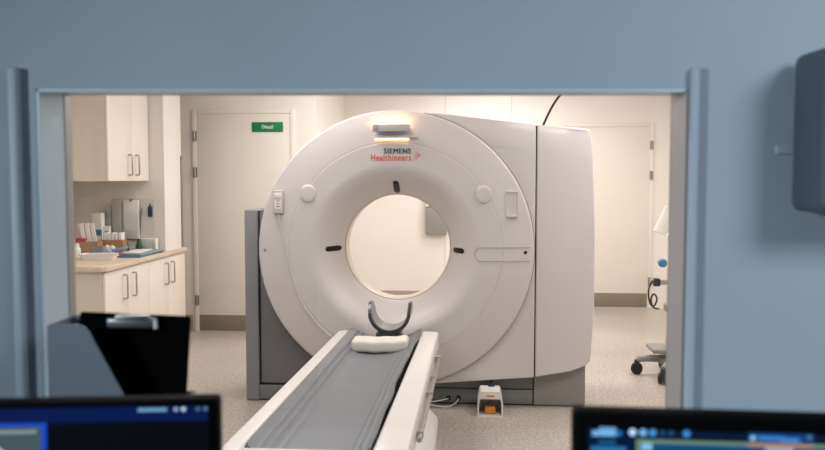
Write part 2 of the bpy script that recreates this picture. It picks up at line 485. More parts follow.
up = [(sx - .004, top_r)] + [(GX + .33, at(442, 113.8)[1]), (at(431, 112.6)[0], at(431, 112.6)[1])] + arc_up[::-1]
obj('front_cover', creased(low, up, YC, 6.08, .006, lambda x: 0), 'white2', gan, ang=30)
xr_t = at(591, 129)[0]; zr_t = at(591, 129)[1]; zc2 = at(573, 160)[1]; xr_m = at(596.5, 240)[0]
low = [(sx + .004, crz1), (sx + .004, bot_r), (at(570, 372)[0], at(570, 372.5)[1]), (at(586.5, 367.5)[0], at(586.5, 367.5)[1]), (at(591, 363)[0], at(591, 363)[1]), (at(592.5, 352)[0], at(592.5, 352)[1]), (at(595.5, 310)[0], at(593, 310)[1]), (xr_m, at(594, 240)[1]), (at(594.5, 165)[0], zc2 - .02)]
up = [(at(593.5, 140)[0], at(590.5, 140)[1]), (xr_t, zr_t), (at(582, 127.5)[0], at(582, 127.5)[1]), (sx + .004, top_r)]
obj('side_cover', creased(low, up, YC, 6.08, .012, lambda x: .05 * max(0, (x - sx) / .38) ** 2), 'white2', gan, ang=30)
obj('cover_seam', bx(new(), sx - .012, sx + .012, YC + .022, 6.0, bot_r + .012, top_r - .006), 'black', gan)
obj('base_joint', bx(new(), sx - .008, sx + .008, 5.44, 6.0, .02, bot_r), 'black', gan)

# thin shadow seam where the ring meets the front cover
b = new(); ra_ = []
for a in range(-80, 80, 2): ra_.append([b.verts.new((GX + r * math.cos(R(a)), y, GZ + r * math.sin(R(a)))) for r, y in ((.90, YC - .002), (RO + .006, YC - .002), (RO + .006, YC + .006), (.90, YC + .006))])
for a, c in zip(ra_, ra_[1:]):
    for k in range(4): b.faces.new((a[k], a[(k + 1) % 4], c[(k + 1) % 4], c[k]))
b.faces.new(ra_[0]); b.faces.new(ra_[-1]); bmesh.ops.recalc_face_normals(b, faces=b.faces)
obj('ring_seam', b, 'groove', gan)

# grey base, left panel and post
bl = U(247, 400, Z=0); YBs = 5.425
zs = at(450, 388, YBs)[1]
xb1 = at(585, 400, YBs)[0]
obj('base', bevel_all(prism_y(new(), [(bl.x + .01, .012), (sx - .004, .012), (sx - .004, zs - .004), (bl.x + .01, zs - .004)], YBs, 6.05), .004), 'gbase', gan)
obj('base_seam', bx(new(), bl.x + .02, sx, YBs + .012, 6.0, zs - .012, zs + .012), 'black', gan)
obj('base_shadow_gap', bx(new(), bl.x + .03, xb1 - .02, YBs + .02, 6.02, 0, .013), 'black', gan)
obj('base_top', prism_y(new(), [(-.70, zs + .004), (sx - .004, zs + .004), (sx - .004, bot_r + .02), (-.2, bot_l + .02), (-.70, bot_l + .02)], YBs + .004, 6.0), 'gbase', gan)
obj('base_end', bevel_all(prism_y(new(), [(sx + .004, .006), (xb1, .006), (xb1, at(585, 366)[1] + .02), (sx + .004, bot_r + .02)], YBs, 6.05), .006), 'gbase2', gan)
pt = at(250, 210, YBs)[1]; px1 = at(258.5, 300, YBs)[0]; px2 = px1 + .012
obj('side_post', bx(new(), bl.x, px1, YBs - .01, 6.0, zs * .0 + .006, pt, .006), 'gpost', gan)
obj('post_gap', bx(new(), px1 - .002, px2 + .002, YBs + .02, 5.95, .02, pt - .01), 'black', gan)
obj('side_panel', bevel_all(prism_y(new(), [(px2, zs + .006), (-.66, zs + .006), (-.66, .26), (-1.1, .42), (-1.25, .9), (-1.25, pt), (px2, pt)], YBs + .012, 6.0), .003), 'gpanel', gan)

# decals and fittings that follow the ring face
def on_face(bmx, off=.0):
    for v in bmx.verts: v.co.y = gface(v.co.x, v.co.z) + v.co.y
    return bmx
def capsule2d(cx, cz, hw, hh, n=8):
    """stadium outline, long axis chosen by the larger half size"""
    pts = []
    if hh >= hw:
        for i in range(n + 1): a = PI * i / n; pts.append((cx + hw * math.cos(a), cz + hh - hw + hw * math.sin(a)))
        for i in range(n + 1): a = PI + PI * i / n; pts.append((cx + hw * math.cos(a), cz - hh + hw + hw * math.sin(a)))
    else:
        for i in range(n + 1): a = -PI / 2 + PI * i / n; pts.append((cx + hw - hh + hh * math.cos(a), cz + hh * math.sin(a)))
        for i in range(n + 1): a = PI / 2 + PI * i / n; pts.append((cx - hw + hh + hh * math.cos(a), cz + hh * math.sin(a)))
    return pts
def slot(px, py, hw, hh):
    c = None
    Y = 5.40
    for _ in range(12):
        q = U(px, py, Y=Y); Y = gface(q.x, q.z)
    q = U(px, py, Y=Y)
    b = new(); N = 9
    # filled stadium as a grid so that it bends with the funnel
    pts = capsule2d(q.x, q.z, hw, hh, 8)
    rings = []
    for s, d in ((1, .004), (1, -.004), (.8, -.007), (.4, -.004), (.02, -.004)):
        rings.append([b.verts.new((q.x + (x - q.x) * s, d, q.z + (z - q.z) * s)) for x, z in pts])
    for a, c in zip(rings, rings[1:]):
        for k in range(len(pts)): b.faces.new((a[k], a[(k + 1) % len(pts)], c[(k + 1) % len(pts)], c[k]))
    b.faces.new(rings[-1])
    bmesh.ops.recalc_face_normals(b, faces=b.faces)
    obj('laser_slot', on_face(b), 'slot', gan)
slot(396.5, 187, .021, .042); slot(333.5, 248.5, .045, .018); slot(458.5, 250.5, .038, .018)

def fpt(px, py):
    Y = YF
    for _ in range(8): q = U(px, py, Y=Y); Y = gface(q.x, q.z)
    return U(px, py, Y=Y)
for px, py in ((308, 193.5), (483.5, 194.5)):
    q = fpt(px, py)
    b = new(); pts = capsule2d(q.x, q.z, .049, .058, 14)
    rings = []
    for s, d in ((1.03, .004), (1, -.004), (.97, -.009), (.90, -.011), (.5, -.011), (.02, -.011)):
        rings.append([b.verts.new((q.x + (x - q.x) * s, q.y + d, q.z + (z - q.z) * s)) for x, z in pts])
    for a, c in zip(rings, rings[1:]):
        for k in range(len(pts)): b.faces.new((a[k], a[(k + 1) % len(pts)], c[(k + 1) % len(pts)], c[k]))
    b.faces.new(rings[-1]); bmesh.ops.recalc_face_normals(b, faces=b.faces)
    obj('speaker_disc', b, 'white', gan, ang=50)
# handset cradles
q = fpt(512, 204)
b = new()
w_, h_ = .034, .082
bx(b, q.x - w_ - .006, q.x - w_, q.y - .010, q.y + .01, q.z - h_, q.z + h_, .002); bx(b, q.x + w_, q.x + w_ + .006, q.y - .010, q.y + .01, q.z - h_, q.z + h_, .002)
bx(b, q.x - w_, q.x + w_, q.y - .012, q.y + .01, q.z + h_ - .008, q.z + h_ + .004, .002); bx(b, q.x - w_, q.x + w_, q.y - .022, q.y + .01, q.z - h_ - .006, q.z - h_ + .012, .003)
cr_ = obj('handset_cradle', b, 'white', gan)
obj('cradle_plate', bx(new(), q.x - w_, q.x + w_, q.y - .004, q.y + .01, q.z - h_, q.z + h_), 'white', cr_)
# long shallow recess at the right
b = new()
q0 = fpt(474, 254); q1 = fpt(530, 254); hh = .044; ww = .0035
y = q0.y
path = [(q1.x, q1.z + hh)] + [(q0.x + hh + hh * math.cos(PI / 2 + PI * i / 14) * .9, q0.z + hh * math.sin(PI / 2 + PI * i / 14)) for i in range(15)] + [(q1.x, q1.z - hh)]
fine = []
for (xa_, za_), (xb_, zb2) in zip(path, path[1:]):
    for i in range(12): fine.append((xa_ + (xb_ - xa_) * i / 12, za_ + (zb2 - za_) * i / 12))
fine.append(path[-1])
tube(b, [(x, gface(x, z) - .0005, z) for x, z in fine], .0042, 6, smooth=False)
obj('recess_rim', b, 'groove2', gan)
q = fpt(525.5, 252.5)
obj('lock_hole', cyl(new(), (q.x, q.y - .004, q.z), (q.x, q.y + .01, q.z), .011, n=16), 'black', gan)
q = fpt(265, 250)
obj('screw_cap', cyl(new(), (q.x, q.y - .003, q.z), (q.x, q.y + .01, q.z), .010, n=14), 'groove', gan)

# status lamp above the bore
q = fpt(392, 128.3)
lamp = obj('lamp_tray', bevel_all(bx(new(), q.x - .115, q.x + .165, q.y - .040, q.y + .02, q.z - .066, q.z - .048), .008), 'white', gan)
bw_, bh_ = .124, .024
obj('lamp_bar', bx(new(), q.x - bw_, q.x + bw_, q.y - .07, q.y - .045, q.z - bh_, q.z + bh_, .005), 'bar', lamp)
obj('lamp_bracket', bx(new(), q.x - .11, q.x + .11, q.y - .046, q.y + .02, q.z - .012, q.z + .012), 'white', lamp)
obj('glow_strip', bx(new(), q.x - .11, q.x + .11, q.y - .040, q.y - .015, q.z + .0125, q.z + .018), 'glow', lamp)
obj('glow_strip', bx(new(), q.x - .11, q.x + .11, q.y - .016, q.y - .006, q.z - .074, q.z - .0665), 'glow2', lamp)
b = new(); cyl(b, (q.x - .098, q.y - .073, q.z), (q.x - .098, q.y - .069, q.z), .016, n=20)
kb = obj('lamp_button', b, 'grey', lamp)
b = new(); cyl(b, (q.x - .098, q.y - .075, q.z), (q.x - .098, q.y - .072, q.z), .009, n=20); obj('button_centre', b, 'bar', kb)

# printed lettering
def tb(px0, px1, py0, py1): a = fpt(px0, py1); c = fpt(px1, py0); return a.x, c.x, a.z, c.z
_a, _b, _c, _d = tb(383.8, 410.6, 148.4, 153.6)
b = fit_text('SIEMENS', _a, _b, _c, _d, gface, 0, 1.18); merge(b, fit_text('SIEMENS', _a + .003, _b + .003, _c, _d, lambda x, z: gface(x, z) - .0004, 0, 1.18))
obj('lettering', b, 'teal', gan, label='teal capital lettering')
obj('lettering', fit_text('Healthineers', *tb(371, 411, 154.2, 160.8), gface, .004, 1.12), 'orange', gan, label='orange lettering')
dots = [(413.5, 153.2, .45), (414.5, 156.2, .5), (413.6, 159, .45), (416, 151.8, .55), (416.5, 154.2, .8), (416, 158, .7), (418, 153, .8), (418.6, 155.6, 1), (417.6, 157.4, .9), (419.6, 154.8, .8), (416.6, 160, .55), (415.2, 154.9, .6), (414.8, 157.6, .6)]
b = new()
for px, py, s in dots:
    q = fpt(px, py); cyl(b, (q.x, q.y - .003, q.z), (q.x, q.y + .004, q.z), .0050 * s, n=10)
obj('dot_emblem', b, 'orange', gan)

# hand control hanging at the left of the ring
q = fpt(279, 202)
hc = thing('hand_control', 'small white hand control with a thin cord, hung on the left of the scanner ring', 'remote control', (q.x, q.y, q.z))
obj('control_body', bx(new(), q.x - .03, q.x + .03, q.y - .035, q.y, q.z - .075, q.z + .06, .006), 'white', hc)
obj('holder_frame', bx(new(), q.x - .036, q.x + .036, q.y - .02, q.y + .012, q.z - .08, q.z + .08, .008), 'hgrey', hc)
obj('top_button', bx(new(), q.x - .022, q.x + .022, q.y - .038, q.y - .033, q.z + .028, q.z + .05, .002), 'amber' if False else 'cushion', hc)
obj('key_label', bx(new(), q.x - .02, q.x + .02, q.y - .037, q.y - .034, q.z - .045, q.z + .012, .001), 'grey' if False else 'paper', hc)
b = new()
for i in range(3): bx(b, q.x - .012, q.x + .014, q.y - .039, q.y - .036, q.z - .03 + i * .018, q.z - .025 + i * .018)
obj('key_marks', b, 'grey', hc)
pts = [fpt(*c) for c in ((279, 214), (280.5, 222), (285, 243), (289, 260), (294, 279), (301, 299), (311, 315), (324, 330), (334, 338))]
pts = [Vector((v.x, v.y - .012, v.z)) for v in pts]
pts[0].y -= .005
obj('cord', tube(new(), pts, .0045), 'white', hc)

# ------------------------------------------------------------------ patient table
ZT = .60
xl, xr = -.862, -.205; y0, y1 = 2.74, 4.93
ml = -.778; mr = -.328
tab = thing('patient_table', 'long narrow white patient table with a grey padded mat and steel side rail', 'patient table', ((xl + xr) / 2, 3.6, 0))
def rail(xa, xb):
    b = new()
    # rounded far outer corner
    rr = .045; pts = [(xa, y0 - .2), (xb, y0 - .2)]
    if xb > -.5: pts += [(xb - rr + rr * math.cos(PI / 2 * i / 8), y1 - rr + rr * math.sin(PI / 2 * i / 8)) for i in range(9)] + [(xa, y1)]
    else: pts += [(xb, y1)] + [(xa + rr + rr * math.cos(PI / 2 + PI / 2 * i / 8), y1 - rr + rr * math.sin(PI / 2 + PI / 2 * i / 8)) for i in range(9)]
    prism_z(b, pts, ZT - .10, ZT); bevel_all(b, .014, 4, 50)
    return b
obj('side_rail', rail(xl, ml - .004), 'rail', tab); obj('side_rail', rail(mr + .004, xr), 'rail', tab)
obj('end_cap', bx(new(), ml - .01, mr + .01, y0 - .03, y0 + .03, ZT - .09, ZT - .012, .008), 'rail', tab)
obj('cradle_tray', bx(new(), ml - .006, mr + .006, y0 + .03, y1 + .015, ZT - .12, ZT - .062), 'tray', tab)
# mat with dished cross-section
b = new(); NU, NV = 60, 48; rows = []
ym0, ym1 = y0 + .028, y1 + .05
def mz(u):
    z = ZT - .052 + .06 * abs(2 * u - 1) ** 2.4
    for c, h in ((.10, .005), (.17, .006), (.24, .004), (.85, .003), (.92, .004)):
        z += 1.7 * h * math.exp(-((u - c) / .012) ** 2)
    return z
for j in range(NV + 1):
    v = j / NV; y = ym0 + (ym1 - ym0) * v
    wob = -.012 * math.exp(-((v - .40) / .07) ** 2) - .010 * math.exp(-((v - .58) / .08) ** 2)
    row = []
    for i in range(NU + 1):
        u = i / NU
        x = ml + .004 + (mr - ml - .008) * u + wob * max(0, (u - .7) / .3) + .003 * math.sin(v * 23) * max(0, (u - .8) / .2)
        row.append(b.verts.new((x, y, mz(u) - .010 * (1 - min(1, v / .02)) )))
    rows.append(row)
for a, c in zip(rows, rows[1:]):
    for i in range(NU): b.faces.new((a[i], a[i + 1], c[i + 1], c[i]))
ret = bmesh.ops.extrude_face_region(b, geom=b.faces[:])
bmesh.ops.translate(b, verts=[v for v in ret['geom'] if isinstance(v, bmesh.types.BMVert)], vec=(0, 0, -.012))
bmesh.ops.recalc_face_normals(b, faces=b.faces)
obj('mat', b, 'mat_', tab, ang=60)
# body and pedestal below
obj('table_frame', bevel_all(prism_z(new(), [(xl + .03, y0 + .02), (xr - .012, y0 + .02), (xr - .012, y1 - .3), (xl + .03, y1 - .3)], .43, ZT - .10), .01), 'rail', tab)
b = new()
pl0 = [(xl - .02, 2.3), (-.16, 2.3), (-.16, 4.0), (xl - .02, 4.0)]
lo = [b.verts.new((x, y, 0.0)) for x, y in [(xl + .0, 2.35), (-.185, 2.35), (-.185, 3.98), (xl, 3.98)]]
mi = [b.verts.new((x, y, .34)) for x, y in pl0]
hi = [b.verts.new((x, y, .45)) for x, y in [(xl + .05, 2.45), (-.235, 2.45), (-.235, 3.9), (xl + .05, 3.9)]]
for a, c in ((lo, mi), (mi, hi)):
    for i in range(4): b.faces.new((a[i], a[(i + 1) % 4], c[(i + 1) % 4], c[i]))
b.faces.new(lo[::-1]); b.faces.new(hi); bmesh.ops.recalc_face_normals(b, faces=b.faces); bevel_all(b, .015, 3, 15)
obj('pedestal', b, 'rail', tab)
ra = U(437.5, 357, Z=.53) + Vector((.012, 0, 0)); rb = U(413.5, 440, Z=.53) + Vector((.022, 0, 0))
hr = obj('hand_rail', tube(new(), [rb, ra], .011, 10, smooth=False), 'steel', tab)
for t in (.05, .45, .66, .97):
    p_ = rb.lerp(ra, t)
    b = new(); bx(b, p_.x - .055, p_.x + .012, p_.y - .018, p_.y + .018, p_.z - .016, p_.z + .016, .004)
    obj('rail_bracket', b, 'steel', hr)

near = [U(222, 445, Z=ZT).x, U(245, 445, Z=ZT).x, U(372.5, 445, Z=ZT).x, U(410, 441, Z=ZT).x]
far = [U(336, 333, Z=ZT).x, U(347, 333, Z=ZT).x, U(421, 333, Z=ZT).x, U(438.5, 333, Z=ZT).x]
yn, yf_ = U(300, 445, Z=ZT).y, U(380, 333, Z=ZT).y
src = [xl, ml, mr, xr]
def warp(x, y):
    t = (y - yn) / (yf_ - yn); t = max(-.12, min(1.05, t)); dst = [a + (b - a) * t for a, b in zip(near, far)]
    if x <= src[0]: return x - src[0] + dst[0]
    if x >= src[3]: return x - src[3] + dst[3]
    for k in range(3):
        if x <= src[k + 1]: return dst[k] + (x - src[k]) / (src[k + 1] - src[k]) * (dst[k + 1] - dst[k])
tw = wpos(tab)
for o in tab.children_recursive:
    if o.name.startswith(('hand_rail', 'rail_bracket', 'pedestal')): continue
    for v in o.data.vertices: v.co.x = warp(v.co.x + tw.x, v.co.y + tw.y) - tw.x

# cushion
q = U(378, 351, Z=ZT - .03)
cu = new()
bx(cu, -.160, .160, -.080, .080, 0, .070, .022, 5)
bmesh.ops.subdivide_edges(cu, edges=[e for e in cu.edges if abs((e.verts[0].co - e.verts[1].co).x) > .2], cuts=12, use_grid_fill=True)
for v in cu.verts:
    v.co.z += .010 * (v.co.x / .185) ** 2 - .012 * v.co.x / .17 * 0 + .002 * math.sin(v.co.x * 60) ; v.co.y += .01 * math.sin(v.co.x * 9)
o = obj('cushion', cu, 'cushion', loc=(q.x + .004, q.y + .09, ZT - .046), local=True, ang=60)
tag(o, 'cream rounded neck cushion lying across the far end of the grey table mat', 'cushion')
# head holder: a U-shaped curved strip
hh_ = thing('head_holder', 'dark U-shaped head holder standing upright at the far end of the table', 'head rest', (-.51, 5.02, ZT - .02))
YH = 4.99
cxh = U(390.5, 318, Y=YH).x; zb = U(390, 329.5, Y=YH).z; ztop = U(390, 302.5, Y=YH).z
hwid = (U(410, 318, Y=YH).x - U(371, 318, Y=YH).x) / 2
def hpt(t):  # t in -1..1 along the U
    a = abs(t); s = 1 if t >= 0 else -1
    ang = min(a / .62, 1) * PI / 2
    x = hwid * math.sin(ang) * .97; z = zb + hwid * .95 * (1 - math.cos(ang))
    if a > .62: z += (a - .62) / .38 * (ztop - zb - hwid * .95); x += hwid * .03 * math.sin((a - .62) / .38 * PI / 2)
    return cxh + s * x, z
b = new(); bi = new(); N = 48
def strip(bb, th0, th1, ydo):
    rows = []
    for i in range(N + 1):
        t = -1 + 2 * i / N; x, z = hpt(t); x2, z2 = hpt(min(1, t + .02)); x1_, z1_ = hpt(max(-1, t - .02))
        nx, nz = -(z2 - z1_), (x2 - x1_); L = math.hypot(nx, nz); nx /= L; nz /= L
        tap = 1 - .75 * max(0, (abs(t) - .55) / .45) ** 1.5
        ya = YH - .085 * tap - ydo; yb = YH + .15 * (1 - .5 * max(0, (abs(t) - .6) / .4)) + ydo
        rows.append([bb.verts.new((x + nx * th0, ya, z + nz * th0)), bb.verts.new((x + nx * th0, yb, z + nz * th0)), bb.verts.new((x + nx * th1, yb, z + nz * th1)), bb.verts.new((x + nx * th1, ya, z + nz * th1))])
    for a, c in zip(rows, rows[1:]):
        for k in range(4): bb.faces.new((a[k], a[(k + 1) % 4], c[(k + 1) % 4], c[k]))
    bb.faces.new(rows[0]); bb.faces.new(rows[-1][::-1]); bmesh.ops.recalc_face_normals(bb, faces=bb.faces)
strip(b, -.013, .006, 0); strip(bi, .0062, .010, -.010)
obj('holder_shell', b, 'carbon', hh_, ang=50); obj('holder_lining', bi, 'carbon_in', hh_, ang=50)
b = new(); bx(b, cxh - .085, cxh + .075, YH - .075, YH + .06, ZT - .06, zb - .004, .012)
obj('holder_foot', b, 'carbon', hh_)

# ------------------------------------------------------------------ foot switch, cables
fp0 = U(477.5, 416.5, Z=0); fp1 = U(503, 416.5, Z=0)
cx = (fp0.x + fp1.x) / 2; cy = fp0.y; fw2 = (fp1.x - fp0.x) / 2
fs = thing('foot_switch', 'white hooded foot switch with amber pedal on the floor by the scanner base', 'foot pedal', (cx, cy + .08, 0))
hz = U(490, 391, Y=cy + .02).z
b = new()
outer = [(-fw2, 0), (-fw2, hz * .5), (-fw2 * .88, hz * .9), (-fw2 * .76, hz), (fw2 * .76, hz), (fw2 * .88, hz * .9), (fw2, hz * .5), (fw2, 0)]
t_ = .010
inner = [(fw2 - t_, t_ * .8), (fw2 - t_, hz * .5), (fw2 * .90 - t_, hz * .70), (-fw2 * .90 + t_, hz * .70), (-fw2 + t_, hz * .5), (-fw2 + t_, t_ * .8)]
def hood(y): return [(cx + x, y, z) for x, z in outer], [(cx + x, y, z) for x, z in inner]
o0, i0 = hood(cy); o1, i1 = hood(cy + .16)
vo0 = [b.verts.new(p) for p in o0]; vi0 = [b.verts.new(p) for p in i0]; vo1 = [b.verts.new(p) for p in o1]; vi1 = [b.verts.new(Vector(p) - Vector((0, .02, 0))) for p in i1]
n = len(vo0)
for i in range(n): b.faces.new((vo0[i], vo1[i], vo1[(i + 1) % n], vo0[(i + 1) % n]))
m_ = len(vi0)
for i in range(m_): b.faces.new((vi0[i], vi0[(i + 1) % m_], vi1[(i + 1) % m_], vi1[i]))
b.faces.new(vi1); b.faces.new(vo1[::-1])
fr_idx = [((0, 1), (5, 4)), ((1, 2), (4, 3)), ((6, 7), (1, 0)), ((5, 6), (2, 1))]
for (a, c), (d, e) in fr_idx: b.faces.new((vo0[a], vo0[c], vi0[e], vi0[d]))
b.faces.new((vo0[2], vo0[3], vo0[4], vo0[5], vi0[2], vi0[3])); b.faces.new((vo0[7], vo0[0], vi0[5], vi0[0]))
bmesh.ops.recalc_face_normals(b, faces=b.faces)
obj('hood', b, 'plastic', fs)
obj('hood_inside', bx(new(), cx - fw2 + .014, cx + fw2 - .014, cy + .115, cy + .135, .012, hz * .68), 'grey', fs)
obj('pedal', bx(new(), cx - fw2 * .42, cx + fw2 * .42, cy + .03, cy + .11, .010, .055, .006), 'amber', fs)
obj('warning_strip', bx(new(), cx - .025, cx + .025, cy - .002, cy + .002, hz * .80, hz * .86), 'amber', fs)
b = new()
tube(b, [(cx + .01, cy + .15, hz * .8), (cx + .012, cy + .17, hz * .98), (cx + .012, YBs - .02, hz * 1.15), (cx + .012, YBs + .0, hz * 1.16)], .008)
obj('switch_cable', b, 'navy', fs)
obj('cable_plug', bx(new(), cx - .012, cx + .03, cy + .125, cy + .15, hz + .0, hz + .011, .004), 'navy', fs)
# two white leads plugged in the base
for k, (px, py, tail, lab) in enumerate((
        (448.5, 397.5, [(442, 400), (434, 401.5), (428, 401)], 'white lead plugged into left socket of the dark scanner base'),
        (458.5, 397.5, [(456.5, 402), (450, 406.5), (440, 408), (428, 404)], 'white lead plugged into right socket of the dark scanner base, looping down'))):
    q = U(px, py, Y=YBs)
    t = thing('power_lead', lab, 'cable', (q.x, q.y, q.z))
    obj('plug', cyl(new(), (q.x, q.y - .03, q.z), (q.x, q.y + .004, q.z), .014, .016, 14, .003), 'rubber', t)
    pts = [Vector((q.x, q.y - .03, q.z))]
    for i, (a, c) in enumerate(tail): v = U(a, c, Y=YBs - .05 - .015 * i); v.z = max(v.z, .006); pts.append(v)
    obj('lead', tube(new(), pts, .0042), 'plastic', t)
# black cable rising behind the top of the scanner
pts = [U(px, py, Y=5.9) for px, py in ((542, 128), (546, 119), (552, 107), (559, 96.5), (570, 84), (584, 72))]
top = Vector((pts[-1].x + .12, 5.9, CEIL))
pts.append(top)
tag(obj('cable', tube(new(), pts, .0085), 'rubber', loc=pts[0]), 'black cable rising from the top of the scanner towards the ceiling', 'cable')

# ------------------------------------------------------------------ sign, wall box
q0 = U(252, 132, Y=YD - .016); q1 = U(283, 122, Y=YD - .016)
sg = thing('door_sign', 'small green sign with white lettering on the cream door', 'sign', ((q0.x + q1.x) / 2, YD - .014, (q0.z + q1.z) / 2))
obj('sign_plate', bx(new(), q0.x, q1.x, YD - .020, YD - .014, q0.z, q1.z, .001), 'green', sg)
mw = (q1.x - q0.x); a0 = q0.x + mw * .32; a1 = q0.x + mw * .69
obj('lettering', fit_text('Öltöző', a0, a1, q0.z + .033, q0.z + .072, lambda x, z: YD - .0205, .004), 'signw', sg, label='white lettering')
q0 = U(426, 234, Y=YB); q1 = U(447, 190, Y=YB)
wb = thing('wall_dispenser', 'grey box mounted on the back wall, seen through the scanner bore', 'wall box', ((q0.x + q1.x) / 2, YB, q0.z))
obj('box_body', bx(new(), q0.x, q1.x, YB - .09, YB - .001, q0.z, U(430, 207, Y=YB).z, .008), 'grey', wb)
obj('box_lid', bx(new(), q0.x + .005, q1.x, YB - .10, YB - .001, U(430, 206, Y=YB).z, U(430, 204, Y=YB).z, .003), 'plastic', wb)
obj('box_top', bx(new(), q0.x + .01, q1.x, YB - .07, YB - .001, U(430, 203.5, Y=YB).z, q1.z, .008), 'grey', wb)

# ------------------------------------------------------------------ cabinets
ZW = .90; xf = -2.69
bc = thing('base_cabinet', 'long white base cabinet with two pairs of bar handles under the wooden worktop', 'cabinet', (-2.97, 6.5, 0))
yb0, yb1 = 5.70, 7.36
obj('carcass', bx(new(), XL + .003, xf - .02, yb0, 6.94, .09, ZW - .042), 'cabside', bc)
obj('filler_panel', bx(new(), -2.712, xf - .02, 6.94, yb1, .09, ZW - .042), 'cab', bc)
obj('plinth', bx(new(), XL + .003, xf - .06, yb0 + .03, 6.94, 0, .09), 'grey', bc)
def bar_handle(bmx, x, y, z0, z1):
    tube(bmx, [(x - .002, y, z0), (x + .030, y, z0), (x + .034, y, z0 + .006), (x + .034, y, z1 - .006), (x + .030, y, z1), (x - .002, y, z1)], .0075, 8, smooth=False); return bmx
h1 = [U(123.5, 286, X=xf).y, U(132.5, 284, X=xf).y]; h2 = [U(165, 273.5, X=xf).y, U(171, 271.5, X=xf).y]
e0, e1, e2, e3, e4 = yb0 + .003, sum(h1) / 2, (sum(h1) + sum(h2)) / 4, sum(h2) / 2, yb1
ed = [e0, e1, e2, e3, e4]
hs = [h1[0], h1[1], h2[0], h2[1]]
for k in range(4):
    d = obj('cabinet_door', bx(new(), xf - .019, xf, ed[k] + .002, ed[k + 1] - .002, .10, ZW - .048, .002), 'cab', bc)
    obj('handle', bar_handle(new(), xf, hs[k], .615, .80), 'steel', d)
b = new()
cxw = -2.668
poly = [(XL + .003, 5.665), (cxw - .03, 5.665), (cxw, 5.695), (cxw, 7.372), (-2.714, 7.372), (-2.714, 6.948), (XL + .003, 6.948)]
prism_z(b, poly, ZW - .04, ZW); bevel_all(b, .004, 2, 50)
tag(obj('worktop', b, 'wood', loc=(-2.9, 6.4, ZW - .04)), 'pale wood laminate worktop running above the white base cabinet', 'worktop')
xu = -2.85; zu = U(109, 181.3, X=xu).z; yu0 = U(108.5, 181, X=xu).y
uc = thing('wall_cabinet', 'tall white wall cabinet with two doors and bow handles above the worktop', 'cabinet', ((XL + xu) / 2, 6.5, zu))
zu1 = 2.5
obj('carcass', bx(new(), XL + .003, xu - .02, yu0, 6.945, zu, zu1), 'cabside', uc)
hy = [U(128.5, 165, X=xu).y, U(135.5, 165, X=xu).y]; mid = sum(hy) / 2
for k, (a, c) in enumerate(((yu0, mid), (mid, 6.943))):
    d = obj('cabinet_door', bx(new(), xu - .019, xu, a + .002, c - .002, zu + .002, zu1, .002), 'cab', uc)
    obj('handle', bar_handle(new(), xu, hy[k], U(130, 175, X=xu).z, U(130, 155, X=xu).z), 'steel', d)

# ------------------------------------------------------------------ things on the worktop
ZI = ZW + .0005
def ground(px, py): return U(px, py, Z=ZI)
def gp(px, Y): q = U(px, 250, Y=Y); return Vector((q.x, Y, ZI))
def hp(px, py, Y): return U(px, py, Y=Y).z - ZI
YA = YAW + R(24)   # items turned roughly towards the camera line
# white tray
q = ground(99, 259.5)
tr = new()
def dish(bmx, hx, hy, h, th=.006):
    pts = []
    def ringp(sx_, sy_, z, n=6):
        out = []; r = min(sx_, sy_) * .45
        for cx_, cy_, a0 in ((sx_ - r, sy_ - r, 0), (-sx_ + r, sy_ - r, 90), (-sx_ + r, -sy_ + r, 180), (sx_ - r, -sy_ + r, 270)):
            for i in range(n + 1):
                a = R(a0 + 90 * i / n); out.append((cx_ + r * math.cos(a), cy_ + r * math.sin(a), z))
        return [bmx.verts.new(p) for p in out]
    rs = [ringp(hx * .86, hy * .8, 0), ringp(hx, hy, h), ringp(hx + .006, hy + .006, h + .002), ringp(hx - th, hy - th, h), ringp(hx * .84, hy * .76, th)]
    for a, c in zip(rs, rs[1:]):
        for k in range(len(a)): bmx.faces.new((a[k], a[(k + 1) % len(a)], c[(k + 1) % len(a)], c[k]))
    bmx.faces.new(rs[0][::-1]); bmx.faces.new(rs[-1]); bmesh.ops.recalc_face_normals(bmx, faces=bmx.faces); return bmx
o = obj('tray', dish(tr, .145, .07, .045), 'plastic', loc=q, local=True); o.rotation_euler.z = R(8)
tag(o, 'white plastic tray with raised rim at the front of the worktop', 'tray')
# white pot at the left edge
q = gp(76.8, 6.30)
p_ = thing('bottle', 'squat white plastic bottle at the left end of the worktop', 'bottle', q)
obj('bottle_body', lathe_z(new(), [(.028, 0), (.032, .006), (.032, .07), (.022, .085), (.018, .09)], 0, 0), 'plastic', p_, local=True)
obj('cap', lathe_z(new(), [(.02, .088), (.02, .112), (.017, .116)], 0, 0), 'plastic', p_, local=True)
